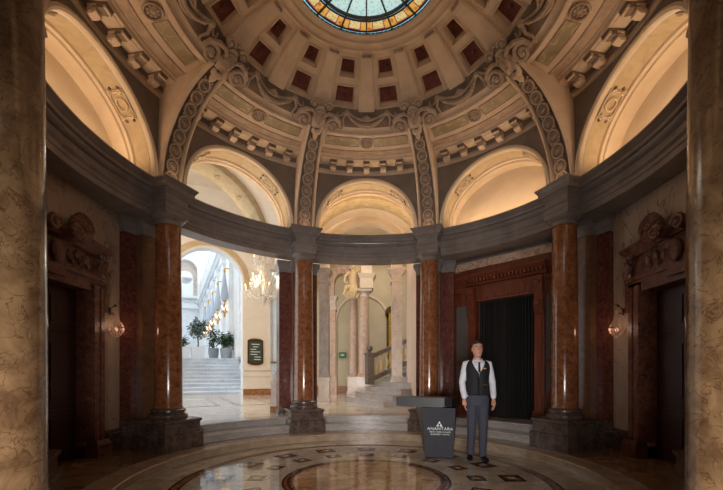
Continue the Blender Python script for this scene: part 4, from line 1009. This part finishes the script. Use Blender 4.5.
for k in range(18):
    x = sx+.16+.2*k; z0 = .57+.16*(x/.38)+.21; m = MB(Sm); m.lathe([(.06, z0), (.06, z0+.05), (.04, z0+.09), (.085, z0+.25), (.08, z0+.33), (.035, z0+.48), (.05, z0+.55), (.055, z0+.66)], 10, mt=T(x, 0, 0)); m.build('baluster', 'stair_balus', t)
m = MB(Sm @ T(sx-.1, 0, 0)); m.box(-.12, .12, -.12, .12, .95, 1.98); m.box(-.15, .15, -.15, .15, 1.98, 2.05); m.lathe([(.06, 2.05), (.05, 2.1), (.08, 2.12)], 12); m.ell((0, 0, 2.2), (.11, .11, .11), 14, 10); m.build('newel', 'stair_rail', t)
# little stained window at stair back
D = 17.9
m = MB(); m.box(px(388.5, D), px(396, D), 13.5, 13.6, pz(345, D), pz(312, D)); 
t = thing('window_2', 'narrow arched golden stained glass window behind the stair', 'window', T(px(391, D), 13.5, 3), kind='structure')
m = MB(); m.box(px(388, D)-.05, px(396, D)+.1, 13.5, 13.6, pz(372, D), pz(312, D)); m.lathe([(.34, 0), (.34, .1)], 20, mt=T(px(392.5, D), 13.6, pz(312, D)) @ RX(90)); m.build('frame', 'bronze', t)
M['goldglass'] = stone('golden_stained_glass', (150, 150, 50), (220, 170, 60), vein=(120, 60, 30), scale=5, rough=.2)
m = MB(); m.box(px(389, D), px(396, D), 13.46, 13.5, pz(368, D), pz(312, D)); m.build('pane', 'goldglass', t)

# ------------------------------------------------------------------ podium
Xp = T(px(438.5, 5.98), 5.98-4.65, 0) @ RZ(-9) @ Matrix.Diagonal((1.05, 1.05, 1, 1))
t = thing('podium', 'charcoal reception podium with white lettering beside the waiter', 'podium', Xp)
m = MB(Xp)
m.add([(-.20, -.20, 0), (.20, -.20, 0), (.22, .17, 0), (-.22, .17, 0), (-.235, -.22, .775), (.235, -.22, .775), (.30, .20, .775), (-.34, .20, .775)],
      [(3, 2, 1, 0), (4, 5, 6, 7), (1, 2, 6, 5), (2, 3, 7, 6), (3, 0, 4, 7)])
m.build('body', 'podium_side', t)
m = MB(Xp); m.add([(-.20, -.205, .01), (.20, -.205, .01), (.235, -.225, .775), (-.235, -.225, .775), (-.20, -.19, .01), (.20, -.19, .01), (.235, -.21, .775), (-.235, -.21, .775)], [(0, 1, 2, 3), (4, 7, 6, 5), (0, 4, 5, 1), (1, 5, 6, 2), (2, 6, 7, 3), (3, 7, 4, 0)])
FP = m.build('front_panel', 'podium', t)
m = MB(Xp @ T(-.18, .02, 0) @ RZ(-8)); m.box(-.43, .33, -.19, .22, .79, .93, 0, ch=.012); m.box(-.26, .26, -.15, .18, .775, .79); m.build('desk_top', 'podium_top', t)
m = MB(Xp @ T(-.14, .02, 0) @ RZ(-22)); m.box(.30, .41, -.16, .20, .80, .925); m.build('top_shelf', 'podium_side', t)
tilt = math.atan2(.02, .765)
def text(body, size, x, z, name, parent):
    c = bpy.data.curves.new(name, 'FONT'); c.body = body; c.size = size; c.align_x = 'CENTER'; c.extrude = .001; c.space_character = 1.15; c.materials.append(M['letter'])
    tmp = bpy.data.objects.new(name, c); COL.objects.link(tmp); dg = bpy.context.evaluated_depsgraph_get(); dg.update()
    me = bpy.data.meshes.new_from_object(tmp.evaluated_get(dg)); bpy.data.objects.remove(tmp)
    o = bpy.data.objects.new(name, me); COL.objects.link(o); o.parent = parent
    y = -.205-.02*(z/.775)-.003
    o.matrix_local = T(x, y, z) @ RX(90+math.degrees(tilt)*1) ; o.scale = (1, 1, 1)
    return o
text('ANANTARA', .062, .015, .435, 'lettering', FP); text('NEW YORK PALACE', .030, .015, .395, 'lettering', FP); text('BUDAPEST HOTEL', .030, .015, .358, 'lettering', FP)
m = MB(Xp @ T(.005, -.222, .495) @ RX(90))
for a in ((0, .055, .02), (-.022, .015, .018), (.022, .015, .018)):
    m.prism([(a[0]-.02, a[1]-.015), (a[0]+.02, a[1]-.015), (a[0], a[1]+.022)], 0, .004)
m.prism([(-.045, -.005), (-.02, -.005), (-.032, .018)], 0, .004); m.prism([(.045, -.005), (.02, -.005), (.032, .018)], 0, .004)
m.build('emblem', 'letter', t).parent = FP

# ------------------------------------------------------------------ waiter
Dm = 5.66
Xm = T(px(477.3, Dm), Dm-4.65, 0) @ RZ(-4) @ Matrix.Diagonal((.94, .96, 1.025, 1))
man = thing('person', 'man in white shirt, black vest and grey trousers standing by the podium', 'person', Xm)
def remesh(o, v):
    md = o.modifiers.new('merge', 'REMESH'); md.mode = 'VOXEL'; md.voxel_size = v; md.use_smooth_shade = True
    sm = o.modifiers.new('smooth', 'SMOOTH'); sm.iterations = 3; sm.factor = .5
def ring(cx_, cy_, z, a, b, n=20, p=2.3):
    out = []
    for k in range(n):
        an = 2*PI*k/n; c, s_ = cos(an), sin(an)
        out.append((cx_+a*math.copysign(abs(c)**(2/p), c), cy_+b*math.copysign(abs(s_)**(2/p), s_), z))
    return out
SH = {}   # joints (x viewer right, y away)
sh = {-1: Vector((-.175, .01, 1.405)), 1: Vector((.175, .01, 1.405))}
el = {-1: Vector((-.235, .03, 1.14)), 1: Vector((.245, .03, 1.14))}
wr = {-1: Vector((-.215, -.05, .90)), 1: Vector((.240, -.05, .90))}
hip = {-1: Vector((-.085, 0, .90)), 1: Vector((.085, 0, .90))}
kn = {-1: Vector((-.085, .02, .49)), 1: Vector((.085, -.03, .49))}
an_ = {-1: Vector((-.085, .10, .085)), 1: Vector((.085, .0, .085))}
b = MB(Xm)
b.loft([ring(0, .0, .86, .15, .105), ring(0, 0, .95, .16, .11), ring(0, 0, 1.08, .14, .10), ring(0, 0, 1.25, .165, .115), ring(0, .0, 1.36, .185, .11), ring(0, .01, 1.42, .17, .09), ring(0, .01, 1.46, .09, .07), ring(0, .01, 1.49, .055, .055), ring(0, -.005, 1.56, .052, .055)])
# head
hd = [(1.505, .030, .045, -.035), (1.525, .052, .07, -.03), (1.555, .066, .088, -.02), (1.60, .074, .098, -.012), (1.64, .077, .102, -.005), (1.68, .076, .100, 0), (1.715, .066, .086, .003), (1.74, .045, .058, .005), (1.75, .02, .03, .005)]
b.loft([ring(0, c, z, a, bb, p=2.1) for z, a, bb, c in hd])
b.tube([(0, -.105, 1.645), (0, -.122, 1.61), (0, -.113, 1.598)], [.010, .016, .014], 8)
b.ell((0, -.088, 1.53), (.025, .02, .018), 8, 6)
for sg in (-1, 1):
    b.ell((sg*.079, .01, 1.622), (.012, .02, .032), 8, 6)
    b.tube([sh[sg]-Vector((sg*.07, 0, 0)), sh[sg], (sh[sg]+el[sg])/2, el[sg], (el[sg]+wr[sg])/2, wr[sg]], [.06, .058, .048, .040, .036, .027], 12)
    b.tube([hip[sg], (hip[sg]+kn[sg])/2, kn[sg], kn[sg]*.6+an_[sg]*.4, an_[sg]], [.085, .075, .055, .052, .036], 12)
    b.tube([an_[sg]+Vector((0, .02, -.04)), an_[sg]+Vector((0, -.07, -.055))], [.022, .02], 10)
    # hand: palm then fingers curled
    W = wr[sg]; ins = -sg
    b.tube([W, W+Vector((0, -.01, -.045)), W+Vector((0, -.018, -.095))], [.026, .036, .034], 10, flat=.6)
    for j, ln in enumerate((.072, .08, .075, .058)):
        yo = -.048+.021*j-.01; base = W+Vector((0, yo, -.085))
        b.tube([base, base+Vector((ins*.006, -.002, -ln*.5)), base+Vector((ins*.018, .002, -ln*.85)), base+Vector((ins*.032, .006, -ln*1.05))], [.0105, .0095, .009, .007], 7)
    b.tube([W+Vector((0, -.025, -.03)), W+Vector((ins*.018, -.05, -.06)), W+Vector((ins*.024, -.056, -.095))], [.014, .012, .008], 7)
o = b.build('body', 'skin', man); remesh(o, .0045)
# shirt
b = MB(Xm)
b.loft([ring(0, .0, .93, .165, .118), ring(0, 0, 1.08, .152, .112), ring(0, 0, 1.25, .178, .126), ring(0, .0, 1.36, .19, .12), ring(0, .01, 1.41, .17, .10), ring(0, .01, 1.45, .11, .08), ring(0, .01, 1.475, .066, .066)])
for sg in (-1, 1):
    b.tube([sh[sg]-Vector((sg*.07, 0, -.005)), sh[sg], sh[sg]*.6+el[sg]*.4, el[sg], (el[sg]+wr[sg])/2, wr[sg]+Vector((0, 0, .05)), wr[sg]+Vector((0, 0, .005))], [.064, .066, .060, .052, .050, .046, .038], 14)
o = b.build('shirt', 'shirt', man); remesh(o, .008)
b = MB(Xm)
for sg in (-1, 1):
    b.add([(sg*.012, -.082, 1.42), (sg*.072, -.015, 1.492), (sg*.072, -.06, 1.44), (sg*.05, -.118, 1.385), (sg*.010, -.092, 1.415), (sg*.070, -.025, 1.49), (sg*.070, -.07, 1.435), (sg*.048, -.128, 1.382)], [(0, 1, 2, 3), (4, 7, 6, 5), (0, 4, 5, 1), (1, 5, 6, 2), (2, 6, 7, 3), (3, 7, 4, 0)])
b.lathe([(.070, 1.455), (.064, 1.49), (.060, 1.487), (.066, 1.455)], 20, mt=T(0, .016, 0), cap=False)
b.build('collar', 'shirt', man)
b = MB(Xm)   # white shirt front in the vest's V
b.add([(-.055, -.128, 1.42), (.055, -.128, 1.42), (0, -.142, 1.27), (-.05, -.10, 1.44), (.05, -.10, 1.44)], [(0, 1, 2), (0, 3, 4, 1)]); b.build('shirt_front', 'shirt', man)
b = MB(Xm); b.add([(-.014, -.131, 1.435), (.014, -.131, 1.435), (.02, -.147, 1.30), (0, -.150, 1.275), (-.02, -.147, 1.30), (0, -.155, 1.36)], [(0, 5, 1), (1, 5, 2), (2, 5, 3), (3, 5, 4), (4, 5, 0)]); b.build('tie', 'vest', man)
# vest (open V): lofted torso shell w/o sleeves
b = MB(Xm)
N_ = 40
def vr(z, a, bb, gap):      # ring open at the front by gap (half width)
    pts = []
    for k in range(N_+1):
        q = k/N_; an = -PI/2+gap+(2*PI-2*gap)*q; c, s_ = cos(an), sin(an)
        pts.append((a*math.copysign(abs(c)**(2/2.3), c), bb*math.copysign(abs(s_)**(2/2.3), s_), z))
    return pts
rings = [vr(.955, .178, .132, .002), vr(.99, .174, .13, .002), vr(1.08, .166, .125, .002), vr(1.20, .180, .136, .002), vr(1.27, .19, .138, .012), vr(1.34, .198, .138, .24), vr(1.40, .192, .128, .42), vr(1.44, .165, .108, .62), vr(1.472, .115, .090, .85)]
b.loft(rings, cap=False, loop=False)
o = b.build('vest', 'vest', man); sd = o.modifiers.new('thick', 'SOLIDIFY'); sd.thickness = .008
b = MB(Xm)
for k in range(4): b.ell((.012, -.145+.003*k, 1.22-.065*k), (.007, .004, .007), 8, 5)
b.box(.055, .125, -.141, -.134, 1.105, 1.113)
b.build('vest_buttons', 'bronze', man)
b = MB(Xm); b.box(.045, .105, -.146, -.138, 1.335, 1.350, 0, T(.0, .0, 0)); b.build('name_badge', 'gold', man)
b = MB(Xm)
b.loft([ring(0, 0, .80, .165, .12), ring(0, 0, .88, .17, .125), ring(0, 0, .97, .162, .12), ring(0, 0, 1.0, .155, .115)])
for sg in (-1, 1):
    b.tube([hip[sg]+Vector((0, 0, .02)), hip[sg]*.6+kn[sg]*.4, kn[sg], kn[sg]*.5+an_[sg]*.5, an_[sg]+Vector((0, 0, .03)), an_[sg]+Vector((0, -.015, -.045))], [.10, .090, .072, .064, .058, .062], 14)
o = b.build('trousers', 'trouser', man); remesh(o, .008)
for sg in (-1, 1):
    b = MB(Xm); A = an_[sg]; dx = -.05 if sg < 0 else .02
    b.loft([[(A.x+dx*q+w2*cos(2*PI*k/14), A.y+yy, max(.002, hz+hh*sin(2*PI*k/14))) for k in range(14)] for q, yy, w2, hz, hh in ((0, .07, .012, .04, .03), (0, .055, .036, .045, .042), (0, .0, .042, .05, .05), (.4, -.07, .044, .036, .036), (.8, -.14, .048, .028, .028), (1, -.19, .035, .022, .02), (1.05, -.21, .01, .018, .01))])
    b.build('shoe', 'shoe', man)
b = MB(Xm)
b.loft([ring(0, .05, 1.565, .066, .055, p=2.1), ring(0, .045, 1.62, .080, .070, p=2.1), ring(0, .036, 1.67, .082, .080, p=2.1), ring(0, .014, 1.705, .081, .100, p=2.1), ring(0, .004, 1.735, .072, .098, p=2.1), ring(0, .004, 1.762, .042, .06, p=2.1), ring(0, .004, 1.77, .012, .02, p=2.1)])
b.build('hair', 'hair', man, smooth=60)
for sg in (-1, 1):
    b = MB(Xm); b.ell((sg*.030, -.098, 1.642), (.012, .007, .006), 8, 5); b.build('eye', 'eyew', man)
    b = MB(Xm); b.ell((sg*.030, -.104, 1.642), (.005, .003, .005), 8, 5); b.build('pupil', 'hair', man)
    b = MB(Xm); b.tube([(sg*.012, -.106, 1.657), (sg*.03, -.106, 1.664), (sg*.05, -.092, 1.657)], .004, 5); b.build('eyebrow', 'hair', man)
b = MB(Xm); b.tube([(-.026, -.096, 1.572), (-.012, -.106, 1.565), (.012, -.106, 1.565), (.026, -.096, 1.572)], .005, 6); b.build('mouth', 'lip', man)
b = MB(Xm)
